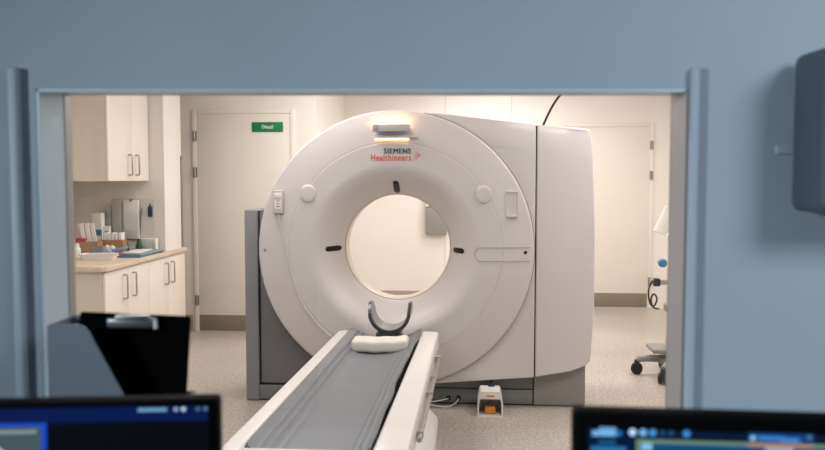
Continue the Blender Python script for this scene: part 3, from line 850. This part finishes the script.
# brown box of envelopes with red packet
def open_box(bmx, hx, hy, h, th=.005):
    bx(bmx, -hx, hx, -hy, hy, 0, th)
    bx(bmx, -hx, hx, -hy, -hy + th, th, h); bx(bmx, -hx, hx, hy - th, hy, th, h); bx(bmx, -hx, -hx + th, -hy + th, hy - th, th, h); bx(bmx, hx - th, hx, -hy + th, hy - th, th, h); return bmx
q = gp(89.5, 6.60); hb = hp(90, 241, 6.60); he = hp(88, 224, 6.60)
o = obj('cardboard_box', open_box(new(), .092, .06, hb), 'card', loc=q, local=True); o.rotation_euler.z = R(4); tag(o, 'small open brown cardboard box holding the red-striped envelopes', 'box')
for k in range(3):
    e = new(); bx(e, -.028, .028, -.004, .004, 0, he, .001)
    t = thing('envelope', ('white envelope with a red stripe, left of three leaning in the small brown box', 'white envelope with a red stripe, middle of three leaning in the small brown box', 'white envelope with a red stripe, right of three leaning in the small brown box')[k], 'envelope', q + Vector((-.03 + .042 * k, -.02 + .014 * k, .008)), R(4), 'envelopes in the cardboard box')
    t.rotation_euler.y = R(-9)
    obj('sheet', e, 'paper', t, local=True)
    for sx_ in (-.024, -.012): s = new(); bx(s, sx_, sx_ + .004, -.0055, -.004, hb, he * .96); obj('stripe', s, 'red', t, local=True)
o = obj('packet', bx(new(), -.05, .03, -.02, .02, .0, .024, .006), 'red', loc=q + Vector((-.04, -.045, hb + .001)), local=True); o.rotation_euler = (R(8), R(4), R(12)); tag(o, 'red plastic packet lying on top of the small brown box', 'packet')
# white and blue box standing behind
q = gp(99, 6.85); h_ = hp(99, 213, 6.85)
t = thing('glove_box', 'tall white and blue carton standing behind the brown boxes', 'box', q, R(2))
obj('carton', bx(new(), -.042, .042, -.035, .035, 0, h_, .002), 'paper', t, local=True)
obj('blue_panel', bx(new(), -.043, .043, -.0365, -.034, .02, h_ * .58, .0005), 'blue', t, local=True)
obj('white_label', bx(new(), -.005, .036, -.038, -.036, h_ * .15, h_ * .42, .0005), 'paper', t, local=True)
q = gp(107.5, 6.87); h_ = hp(107, 226, 6.87)
t = thing('pill_carton', 'small white carton with a blue face between the tall carton and brown box', 'box', q, R(3))
obj('carton', bx(new(), -.028, .028, -.025, .025, 0, h_, .002), 'paper', t, local=True)
obj('blue_panel', bx(new(), -.012, .022, -.027, -.0245, .02, h_ * .8, .0005), 'blue', t, local=True)
# brown box of packs
q = gp(114.5, 6.74); hb = hp(115, 239.5, 6.74); he = hp(115, 232.5, 6.74)
o = obj('cardboard_box', open_box(new(), .092, .055, hb), 'card', loc=q, local=True); o.rotation_euler.z = R(5); tag(o, 'brown cardboard box filled with small white packs', 'box')
for k in range(5):
    t = obj('swab_pack', bx(new(), -.013, .013, -.042, .042, 0, he - .008 - .006 * (k % 2), .003), 'paper', loc=q + Vector((-.064 + .032 * k, -.004 + .003 * k, .008)), local=True); t.rotation_euler = (0, 0, R(5))
    tag(t, 'small white pack standing in the brown cardboard box, %s' % ('at its left end', 'second from its left end', 'in its middle', 'second from its right end', 'at its right end')[k], 'pack', 'white packs in the brown box')
# grey bag, red tube, blue packets
q = ground(101, 255.5)
b = new(); bmesh.ops.create_uvsphere(b, u_segments=28, v_segments=16, radius=1)
for v in b.verts:
    n_ = 1 + .08 * math.sin(v.co.x * 7 + 2 * v.co.y) + .05 * math.sin(v.co.z * 9)
    v.co = Vector((v.co.x * .095 * n_, v.co.y * .06 * n_, max(-.0, v.co.z) * .085 * n_ if v.co.z > 0 else 0))
bmesh.ops.remove_doubles(b, verts=b.verts, dist=.0004)
o = obj('cloth', b, 'gcloth', loc=gp(100, 6.40), local=True, ang=70); tag(o, 'crumpled grey cloth behind the white tray', 'cloth')
t = thing('spray_bottle', 'small clear bottle with a dark stripe lying beside the grey cloth', 'bottle', gp(109, 6.28) + Vector((0, 0, .024)), R(20))
obj('bottle_body', cyl(new(), (-.06, 0, 0), (.05, 0, 0), .022, .022, 20, .006), 'plastic', t, local=True)
obj('cap', cyl(new(), (.05, 0, 0), (.075, 0, 0), .012, .010, 16, .002), 'plastic', t, local=True)
obj('stripe', cyl(new(), (.008, 0, 0), (.02, 0, 0), .0226, .0226, 20), 'navy', t, local=True)
b = new(); bmesh.ops.create_icosphere(b, subdivisions=3, radius=1)
for v in b.verts:
    n_ = 1 + .16 * math.sin(v.co.x * 9 + v.co.z * 4) + .12 * math.sin(v.co.y * 11 + v.co.x * 3)
    v.co = Vector((v.co.x * .055 * n_, v.co.y * .03 * n_, max(0, v.co.z * .5 + .5) * .075 * n_))
o = obj('tissue', b, 'paper', loc=gp(108.5, 6.56), local=True, ang=30); tag(o, 'crumpled white tissue in front of the two brown boxes', 'tissue')
q = gp(114.5, 6.50)
o = obj('tube', cyl(new(), (-.04, 0, .012), (.045, .01, .014), .012, .010, 14, .003), 'red', loc=q, local=True); tag(o, 'short red tube lying beside the brown box of white packs', 'tube')
b = new(); bx(b, -.07, .06, -.03, .03, 0, .02, .006)
for v in b.verts: v.co.z += .018 * max(0, v.co.x / .06)
o = obj('packet', b, 'lblue', loc=gp(121, 6.50) + Vector((0, 0, .040)), local=True); o.rotation_euler = (R(4), R(-4), R(22)); tag(o, 'light blue sterile packet lying on the folders', 'packet')
# folders
q = Vector((-2.79, 6.62, ZI))
for k, (m_, dx, rz, s, nm, lb) in enumerate((('blue', 0, 3, (.29, .10), 'folder', 'blue folder at the bottom of the small stack on the worktop'), ('teal2', .015, -2, (.25, .09), 'folder', 'dusty teal folder in the middle of the small stack'), ('paper', -.02, 5, (.17, .075), 'paper_sheet', 'white paper lying on top of the folders'))):
    b = new(); bx(b, -s[1], s[1], -s[0], s[0], 0, .012 if k < 2 else .006, .002)
    o = obj(nm, b, m_, loc=q + Vector((-.01 + dx, dx, .0135 * k)), local=True); o.rotation_euler = (0, 0, R(rz)); tag(o, lb, 'folder' if k < 2 else 'paper')
# acrylic holders and hanging things at the end wall of the niche
YN = 6.95
def nb(px0, px1, py0, py1, d0, d1, bev=.002):
    a = U(px0, py1, Y=YN - d1); c = U(px1, py0, Y=YN - d1); return (a.x, c.x, YN - d1, YN - d0, a.z, c.z, bev)
def mid_of(v): return ((v[0] + v[1]) / 2, v[3], v[4])
v = nb(122.5, 138, 199, 240, .001, .05)
t = thing('leaflet_holder', 'clear acrylic holder with white sheets on the niche wall', 'holder', mid_of(v))
obj('paper_sheets', bx(new(), v[0] + .006, v[1] - .006, YN - .030, YN - .004, max(v[4], ZW + .03) + .006, v[5] - .01, .002), 'paper', t)
b = new(); zlo = max(v[4], ZW + .02)
bx(b, v[0], v[1], YN - .046, YN - .043, zlo, v[5] - .12, .0); bx(b, v[0], v[1], YN - .004, YN - .001, zlo, v[5]); bx(b, v[0], v[1], YN - .043, YN - .004, zlo, zlo + .003)
obj('acrylic_pocket', b, 'clear', t)
obj('holder_hook', cyl(new(), ((v[0] + v[1]) / 2, YN - .035, v[5] - .012), ((v[0] + v[1]) / 2, YN - .002, v[5] - .012), .012, n=12), 'grey', t)
for k, (p0, p1, pt_, lb) in enumerate(((111.5, 121, 200, 'translucent grey wall file left of the acrylic leaflet holder'), (105.5, 110.5, 206, 'narrow grey wall file at the far left of the niche wall'))):
    v = nb(p0, p1, pt_, 238, .001, .03)
    t = thing('wall_file', lb, 'holder', mid_of(v))
    obj('file_front', bx(new(), v[0], v[1], YN - .030, YN - .026, ZW + .03, v[5] - .05, .001), 'clear', t)
    obj('file_sheets', bx(new(), v[0] + .003, v[1] - .003, YN - .024, YN - .002, ZW + .03, v[5], .001), 'fgrey', t)
v = nb(139, 155, 232, 246, .001, .09)
t = thing('brochure_stand', 'small clear stand of white cards on the far end of the worktop', 'holder', (v[0], YN - .05, ZI))
obj('cards', bx(new(), v[0] + .012, v[1] - .02, YN - .07, YN - .03, ZI + .002, ZI + .115, .002), 'paper', t)
obj('acrylic_pocket', bx(new(), v[0] + .006, v[1] - .01, YN - .085, YN - .080, ZI, ZI + .11), 'clear', t)
obj('white_end', bx(new(), v[1] - .012, v[1] + .004, YN - .085, YN - .03, ZI, ZI + .118, .002), 'plastic', t)
for px, lb in ((125.5, 'small dark green clip under the acrylic leaflet holder'), (138.8, 'dark green bottle between leaflet holder and brochure stand')):
    q = ground(px, 245); q = Vector((U(px, 240, Y=YN - .11).x, YN - .11, ZI))
    t = thing('dropper_bottle', lb.replace('clip', 'bottle'), 'bottle', q)
    obj('bottle_body', lathe_z(new(), [(.026, 0), (.030, .01), (.028, .05), (.018, .085), (.012, .095)], 0, 0, 20), 'dgreen', t, local=True)
    obj('cap', lathe_z(new(), [(.012, .093), (.012, .11), (.008, .114)], 0, 0, 16), 'dgreen', t, local=True)
a = U(139, 233, Y=YN - .012); c = U(142, 208, Y=YN - .012)
tag(obj('thermometer_rod', tube(new(), [a, c], .0055, 8, smooth=False), 'grey', loc=a), 'thin dark grey rod hanging upright on the niche wall', 'rod')
v = nb(147.6, 151.2, 206.5, 217, .001, .035, .006)
t = thing('marker_pen', 'short navy blue marker clipped to the niche wall', 'pen', mid_of(v))
obj('pen_body', bx(new(), *v[:6], .006), 'navy', t); obj('pen_tip', cyl(new(), ((v[0] + v[1]) / 2, YN - .018, v[5] - .002), ((v[0] + v[1]) / 2, YN - .018, v[5] + .022), .006, n=10), 'navy', t)
v = nb(140, 153.5, 199, 234, .001, .018)
t = thing('plastic_sleeve', 'crumpled clear plastic sleeve pinned behind the navy marker', 'sleeve', mid_of(v))
obj('sleeve_sheet', bx(new(), v[0], v[1], YN - .010, YN - .008, v[4], v[5]), 'clear', t)
obj('sleeve_paper', bx(new(), v[0] + .006, v[1] - .006, YN - .006, YN - .002, v[4], v[5] - .06), 'paper', t)

# ------------------------------------------------------------------ mobile stand at the right
ca = U(641, 374, Z=0); cb = U(659, 385, Z=0)
cc = Vector((ca.x + .25, 6.33, 0))
st = thing('equipment_stand', 'grey wheeled medical stand half hidden behind the right window edge', 'medical stand', cc)
hub = obj('base_hub', lathe_z(new(), [(.11, .10), (.12, .11), (.12, .15), (.07, .17), (.05, .2)], cc.x, cc.y, 28), 'grey', st)
for k in range(5):
    # one foot points at each castor seen in the photo
    base = math.atan2(ca.y - cc.y, ca.x - cc.x) + 2 * PI * k / 5
    d = Vector((math.cos(base), math.sin(base), 0)); e = cc + d * .29
    b = new(); tube(b, [cc + d * .08 + Vector((0, 0, .135)), cc + d * .2 + Vector((0, 0, .13)), e + Vector((0, 0, .115))], lambda t: .032 - .010 * t, 10)
    lg = obj('leg', b, 'grey', st)
    b = new()
    for s in (-1, 1):
        n_ = Vector((-d.y, d.x, 0)) * s
        cyl(b, e + n_ * .010 + Vector((0, 0, .045)), e + n_ * .030 + Vector((0, 0, .045)), .045, n=22, bev=.006)
    bx(b, e.x - .018, e.x + .018, e.y - .018, e.y + .018, .06, .115, .006)
    obj('caster', b, 'rubber', lg)
obj('foot_shelf', bx(new(), cc.x - .20, cc.x + .2, cc.y - .12, cc.y + .14, .20, .235, .012), 'grey', st)
obj('column', bx(new(), cc.x - .075, cc.x + .075, cc.y - .06, cc.y + .06, .19, 1.12, .015), 'plastic', st)
obj('column_joint', bx(new(), cc.x - .085, cc.x + .085, cc.y - .065, cc.y + .065, U(660, 312, Y=6.3).z, U(660, 305, Y=6.3).z, .006), 'grey', st)
q = U(660, 263, Y=6.25)
obj('adjust_knob', cyl(new(), (q.x + .02, 6.27, q.z), (q.x + .02, 6.22, q.z), .035, .03, 18, .006), 'knobblue', st)
q = U(653, 282, Y=6.25)
ar = obj('side_bracket', bx(new(), q.x - .02, cc.x - .05, 6.24, 6.28, q.z - .02, q.z + .02, .006), 'steel', st)
obj('clamp_head', bx(new(), q.x - .0, q.x + .05, 6.21, 6.27, q.z - .03, q.z + .03, .01), 'rubber', ar)
pts = [U(px, py, Y=6.24) for px, py in ((656, 279), (651, 283), (648.5, 292), (650, 303), (654, 306), (657, 299), (654, 294), (651, 299), (653, 307), (659, 309))]
tag(obj('cable', tube(new(), pts, .007), 'rubber', loc=pts[0]), 'black cable looped on the bracket of the wheeled stand', 'cable')
# lamp head
q0 = U(668, 211, Y=6.3); q1 = U(659.5, 233, Y=6.3)
lh = thing('examination_lamp', 'pale cone-shaped examination lamp shade at the right window edge', 'lamp', (q0.x, 6.3, q0.z))
d = (q1 - q0).normalized()
b = new(); nrm = d.orthogonal().normalized()
def cone_rings(bmx, defs, n=28):
    rs = []
    ref = Vector((0, 1, 0)); s = d.cross(ref).normalized(); ref = s.cross(d)
    for t, r in defs: rs.append([bmx.verts.new(q0 + d * t + (ref * math.cos(2 * PI * k / n) + s * math.sin(2 * PI * k / n)) * r) for k in range(n)])
    for a, c in zip(rs, rs[1:]):
        for k in range(n): bmx.faces.new((a[k], a[(k + 1) % n], c[(k + 1) % n], c[k]))
    return rs
L_ = (q1 - q0).length
rs = cone_rings(b, [(-.04, .02), (-.035, .035), (0, .036), (L_ * .5, .044), (L_, .054), (L_ + .004, .051), (L_ * .5, .04), (.01, .035)])
b.faces.new(rs[0]); b.faces.new(rs[-1]); bmesh.ops.recalc_face_normals(b, faces=b.faces)
obj('lamp_shade', b, 'plastic', lh)
b = new(); tube(b, [q0 - d * .03, q0 - d * .1 + Vector((.04, 0, 0)), Vector((cc.x + .06, 6.33, q0.z + .02)), Vector((cc.x + .02, 6.34, 1.12))], .014)
obj('lamp_arm', b, 'grey', lh)

# ------------------------------------------------------------------ control room: file, clipboard, monitors, wall box
pf = P(0, -.13, 0)
def onf(px, py, d): return UP(px, py, W0 + NRM * d, NRM)
dn, df = -.155, -.065     # near and far side panels of the magazine file
u0 = wl(onf(47.5, 350, dn))[0]; u1 = wl(onf(195, 395, df))[0]
zt_ = wl(onf(65, 324.5, dn))[1]; ua = wl(onf(86, 327, dn))[0]
zlow = wl(onf(185, 391, df))[1]; ub = wl(onf(128, 393, dn))[0]
def panel(dd, th):
    b = new()
    rr = .012
    pts = [(u0, SILL + .001), (u1, SILL + .001), (u1, zlow), (ub + .006, zlow), (ub, zlow + .004), (ua + .004, zt_ - .012), (ua - .004, zt_ - .003), (ua - .016, zt_), (u0 + .006, zt_), (u0, zt_ - .006)]
    prism_y(b, pts, dd, dd + th)
    for v in b.verts: v.co = P(v.co.x, v.co.y, v.co.z)
    return b
mf = thing('magazine_file', 'grey plastic magazine file with a sloped cut standing on the window sill', 'file holder', P((u0 + u1) / 2, -.11, SILL))
obj('side_panel', panel(dn, .004), 'filegrey', mf); obj('side_panel', panel(df, .004), 'filegrey', mf)
obj('back_panel', wbox(new(), u0 - .0005, u0 + .004, dn + .002, df + .002, SILL + .001, zt_ - .002), 'filegrey', mf)
obj('front_panel', wbox(new(), u1 - .004, u1 + .0005, dn + .002, df + .002, SILL + .001, zlow - .001), 'filegrey', mf)
obj('file_bottom', wbox(new(), u0, u1, dn, df, SILL + .001, SILL + .006), 'filegrey', mf)
# clipboard
dc = -.10
c0 = onf(80, 312, dc); c1 = onf(190.5, 316.5, dc); c2 = onf(186, 400, dc)
uL = wl(c0)[0]; uR = wl(c1)[0]; zTL = c0.z; zTR = c1.z
cbd = thing('clipboard', 'black clipboard with a silver clip standing upright in the grey magazine file', 'clipboard', P((uL + uR) / 2, dc, SILL + .01))
b = new(); wL = wl(c2)[0] - uR
zb_ = SILL + .012
sl = wL / (c1.z - c2.z)
prism_y(b, [(uL + sl * (zTL - zb_), zb_), (uR + sl * (zTR - zb_), zb_), (uR + sl * .003, zTR - .003), (uR - .003, zTR), (uL + .003, zTL), (uL + sl * .003, zTL - .003)], dc, dc + .004)
for v in b.verts: v.co = P(v.co.x, v.co.y, v.co.z)
obj('board', b, 'board', cbd)
k0 = wl(onf(109, 325, dc))[0]; k1 = wl(onf(159, 325, dc))[0]; kz1 = wl(onf(135, 314, dc))[1]; kz0 = wl(onf(135, 327, dc))[1]
cl = obj('clip', wbox(new(), k0, k1, dc - .012, dc - .001, kz0, kz1 - .006, .003), 'clip', cbd)
obj('clip_spring', wbox(new(), k0 + .014, k1 - .014, dc - .016, dc + .006, kz1 - .008, kz1, .003), 'clip', cl)
obj('clip_lug', wbox(new(), k1 - .006, k1, dc - .013, dc - .002, kz0 - .002, kz0 + .014, .002), 'plastic', cl)

# wall box at the far right
u0b = wl(onw(825, 120, -.14))[0]; zt_b = wl(onw(800, 44, -.14))[1]; zb_b = wl(onw(800, 214, -.14))[1]
db = thing('wall_case', 'dark grey wall-mounted case at the right edge of the blue-grey wall', 'wall case', P(u0b + .12, 0, zb_b))
obj('case_body', wbox(new(), u0b, u0b + .26, -.14, -.02, zb_b, zt_b, .018, 5), 'darkbox', db)
obj('case_mount', wbox(new(), u0b + .03, u0b + .2, -.022, -.0005, zb_b + .04, zt_b - .04), 'darkbox', db)
zl0 = wl(onw(800, 150, 0))[1]
obj('case_strap', wbox(new(), wl(onw(775, 150))[0], u0b + .04, -.005, -.0005, zl0 - .008, zl0 + .008, .002), 'cwall', db)

# desk and monitors
dk = thing('desk', 'grey control room desk carrying the two monitors', 'desk', (0, .95, 0))
obj('desktop', bx(new(), -1.2, 1.3, .62, 1.20, .72, .75, .004), 'desk', dk)
for sx_ in (-1.1, 1.2): obj('leg', bx(new(), sx_ - .03, sx_ + .03, .68, 1.14, 0, .72, .004), 'desk', dk)

def monitor(pa, pb, Ya, width, label, anchor_right):
    """pa: top corner seen in the photo (its depth Ya); pb: another point of the top edge"""
    A = U(pa[0], pa[1], Y=Ya); B = U(pb[0], pb[1], Z=A.z)
    ux = (A - B).normalized() if anchor_right else (B - A).normalized()
    if anchor_right: x_end, x_start = A, A - ux * width
    else: x_start, x_end = A, A + ux * width
    n = Vector((ux.y, -ux.x, 0))      # towards the viewer
    ht = width * .59
    rot = math.atan2(ux.y, ux.x)
    ctr = (x_start + x_end) / 2; base = Vector((ctr.x, ctr.y, .7505)) - n * .06
    t = thing('monitor', label, 'monitor', base, rot)
    Minv = Matrix.LocRotScale(base, Matrix.Rotation(rot, 3, 'Z'), None).inverted()
    zt0 = A.z - base.z; fy = -.06
    hw = width / 2
    fr_w = .0125
    obj('housing', bx(new(), -hw, hw, fy, fy + .035, zt0 - ht, zt0, .006), 'bezel', t, local=True)
    obj('stand_neck', bx(new(), -.04, .04, fy + .03, fy + .06, .01, zt0 - ht * .4, .006), 'bezel', t, local=True)
    obj('stand_foot', bx(new(), -.13, .13, fy - .05, fy + .12, 0, .014, .005), 'bezel', t, local=True)
    p0 = (base + Vector((0, 0, 0))) + n * .0602 + Vector((0, 0, 0))
    def loc(px, py):
        q = Minv @ UP(px, py, base + n * (-fy + .0005), n); return q.x, q.z
    return t, loc, fy, hw, zt0, ht

_scr = {}
def smat(rgb, s):
    k = (rgb, s)
    if k not in _scr: _scr[k] = screen('screen_light_%d' % len(_scr), rgb, s)
    return _scr[k]
def srect(t, loc, fy, name, corners, rgb, s, lift):
    b = new(); f = [b.verts.new((loc(*c)[0], fy - lift, loc(*c)[1])) for c in corners]
    b.faces.new(f); bmesh.ops.recalc_face_normals(b, faces=b.faces)
    if b.faces[:][0].normal.y > 0: bmesh.ops.reverse_faces(b, faces=b.faces)
    return obj(name, b, smat(rgb, s), t, local=True)
def sdot(t, loc, fy, name, px, py, r, rgb, s, lift):
    x, z = loc(px, py); b = new()
    b.faces.new([b.verts.new((x + r * math.cos(2 * PI * k / 16), fy - lift, z + r * math.sin(2 * PI * k / 16))) for k in range(16)])
    if b.faces[:][0].normal.y > 0: bmesh.ops.reverse_faces(b, faces=b.faces)
    return obj(name, b, smat(rgb, s), t, local=True)

t, loc, fy, hw, zt0, ht = monitor((218, 399.5), (0, 404), 1.0, .56, 'black-framed monitor at the lower left with a dark blue menu bar on screen', True)
ms = new(); bz = .0125
bx(ms, -hw + bz, hw - bz, fy - .0006, fy + .002, zt0 - ht + bz, zt0 - .010); scr = obj('screen', ms, smat((4, 7, 14), 1.0), t, local=True)
def r4(x0, y0, x1, y1, k=-.0183): # rectangle following the slope of the top edge
    return [(x0, y0 + k * x0), (x1, y0 + k * x1), (x1, y1 + k * x1), (x0, y1 + k * x0)]
srect(scr, loc, fy, 'menu_bar', r4(-250, 409, 208, 424), (5, 24, 74), 1.0, .0010)
srect(scr, loc, fy, 'bar_text', r4(138, 410.6, 167, 414.2), (110, 160, 190), 1.0, .0014)
for px, c in ((176, (150, 180, 200)), (183.5, (205, 225, 240)), (198, (80, 110, 140)), (205.5, (90, 120, 150))):
    sdot(scr, loc, fy, 'bar_icon', px, 412.3 - .0183 * px, .0028, c, 1.0, .0014)
srect(scr, loc, fy, 'image_border', r4(-250, 423.2, 47, 470), (20, 70, 190), 1.0, .0012)
iw = srect(scr, loc, fy, 'image_view', r4(-250, 427, 41.5, 470), (70, 88, 92), 1.0, .0016)
srect(scr, loc, fy, 'image_text', r4(-10, 430, 37, 434), (128, 145, 145), 1.0, .0020)
srect(scr, loc, fy, 'image_patch', [(-60, 440), (-2, 446), (6, 452), (6, 470), (-60, 470)], (190, 215, 225), 1.0, .0020)

t, loc, fy, hw, zt0, ht = monitor((573.5, 412), (825, 419.5), .92, .56, 'black-framed monitor at the lower right showing blue panels and round icons', False)
ms = new(); bz = .0165
bx(ms, -hw + bz, hw - bz, fy - .0006, fy + .002, zt0 - ht + bz, zt0 - .0185); scr = obj('screen', ms, smat((4, 26, 54), 1.0), t, local=True)
def r5(x0, y0, x1, y1, k=.0298): return [(x0, y0 + k * (x0 - 573)), (x1, y0 + k * (x1 - 573)), (x1, y1 + k * (x1 - 573)), (x0, y1 + k * (x0 - 573))]
srect(scr, loc, fy, 'title_text', r5(592, 429.5, 616, 435), (120, 180, 225), 1.0, .0012)
srect(scr, loc, fy, 'title_text', r5(599, 426, 616, 429.5), (110, 165, 215), 1.0, .0014)
sdot(scr, loc, fy, 'title_icon', 619, 433.2, .0030, (40, 120, 190), 1.0, .0012)
srect(scr, loc, fy, 'subtitle_text', r5(598, 439, 616, 443), (20, 84, 130), 1.0, .0012)
srect(scr, loc, fy, 'list_text', r5(591, 445, 626, 452), (40, 110, 170), 1.0, .0012)
for px, c in ((632.5, (190, 225, 255)), (643, (120, 185, 235)), (652.5, (70, 150, 220)), (686.5, (70, 140, 210))):
    sdot(scr, loc, fy, 'round_icon', px, 432 + .03 * (px - 632), .0042, c, 1.0, .0012)
for px in (662.5, 671): sdot(scr, loc, fy, 'round_icon', px, 433, .0030, (40, 80, 120), 1.0, .0012)
srect(scr, loc, fy, 'work_panel', r5(637, 440, 1000, 470), (12, 74, 130), 1.0, .0010)
srect(scr, loc, fy, 'panel_edge', r5(636, 437, 1000, 440.8), (108, 140, 110), 1.0, .0014)
srect(scr, loc, fy, 'panel_edge', r5(636, 440.8, 639.5, 470), (108, 140, 110), 1.0, .0014)
srect(scr, loc, fy, 'panel_text', r5(641, 440.5, 652, 448), (130, 190, 225), 1.0, .0016)
srect(scr, loc, fy, 'highlight_box', r5(748, 427, 814, 437.4), (16, 64, 124), 1.0, .0016)
sdot(scr, loc, fy, 'highlight_icon', 752.5, 437.6, .0030, (150, 205, 240), 1.0, .0020)
srect(scr, loc, fy, 'highlight_text', r5(758, 430, 784, 434.5), (60, 130, 205), 1.0, .0020)
srect(scr, loc, fy, 'highlight_text', r5(780, 431.5, 799, 435.5), (70, 140, 210), 1.0, .0022)
sdot(scr, loc, fy, 'highlight_icon', 809, 437, .0026, (70, 130, 150), 1.0, .0020)
srect(scr, loc, fy, 'orange_edge', r5(748, 437.4, 813, 440.8), (190, 140, 90), 1.0, .0018)
srect(scr, loc, fy, 'panel_text', r5(765, 441.2, 793, 446), (140, 170, 195), 1.0, .0016)

# ------------------------------------------------------------------ light
def area(name, loc, size, energy, col, target=None, spread=None):
    l = bpy.data.lights.new(name, 'AREA'); l.shape = 'RECTANGLE'; l.size, l.size_y = size; l.energy = energy; l.color = col
    if spread: l.spread = R(spread)
    o = bpy.data.objects.new(name, l); C.objects.link(o); o.location = loc
    if target: o.rotation_euler = (Vector(target) - Vector(loc)).to_track_quat('-Z', 'Y').to_euler()
    return o
WARM = (1.0, .972, .96)
for x, y, e in ((-1.6, 3.2, 46), (1.3, 3.2, 46), (-1.4, 5.0, 34), (1.4, 5.0, 34), (-.9, 6.9, 52), (1.5, 7.4, 54), (.2, 8.7, 44)):
    area('ceiling_light', (x, y, CEIL - .02), (1.2, .6), e * .69, WARM)
area('side_fill', (2.3, 7.2, CEIL - .1), (.5, 1.6), 23, WARM, (-2.5, 7.6, 1.2))  # added unseen fill that brightens the faces turned right
COOL = (.76, .89, .98)
area('control_light', (-1.95, -.5, 1.9), (.35, .5), 9.5, COOL, (1.1, 1.5, 1.25), 75)
area('control_fill', (1.5, -.1, 2.45), (.8, .6), 10.5, COOL, (1.1, 1.5, 1.1), 110)
wd = bpy.data.worlds.new('world'); bpy.context.scene.world = wd; wd.use_nodes = True
wd.node_tree.nodes['Background'].inputs[0].default_value = (.5, .6, .7, 1); wd.node_tree.nodes['Background'].inputs[1].default_value = .05

# ------------------------------------------------------------------ camera
cam = bpy.data.cameras.new('camera'); co_ = bpy.data.objects.new('camera', cam); C.objects.link(co_)
co_.location = (0, 0, H); co_.rotation_euler = (PI / 2 - PITCH, 0, YAW)
cam.sensor_width = 36; cam.sensor_fit = 'HORIZONTAL'; cam.lens = F * 36 / 825; cam.clip_start = .05
cam.dof.use_dof = True; cam.dof.focus_distance = 5.3; cam.dof.aperture_fstop = 4.0
sc = bpy.context.scene; sc.camera = co_
sc.view_settings.view_transform = 'Standard'; sc.view_settings.look = 'None'; sc.view_settings.exposure = 0
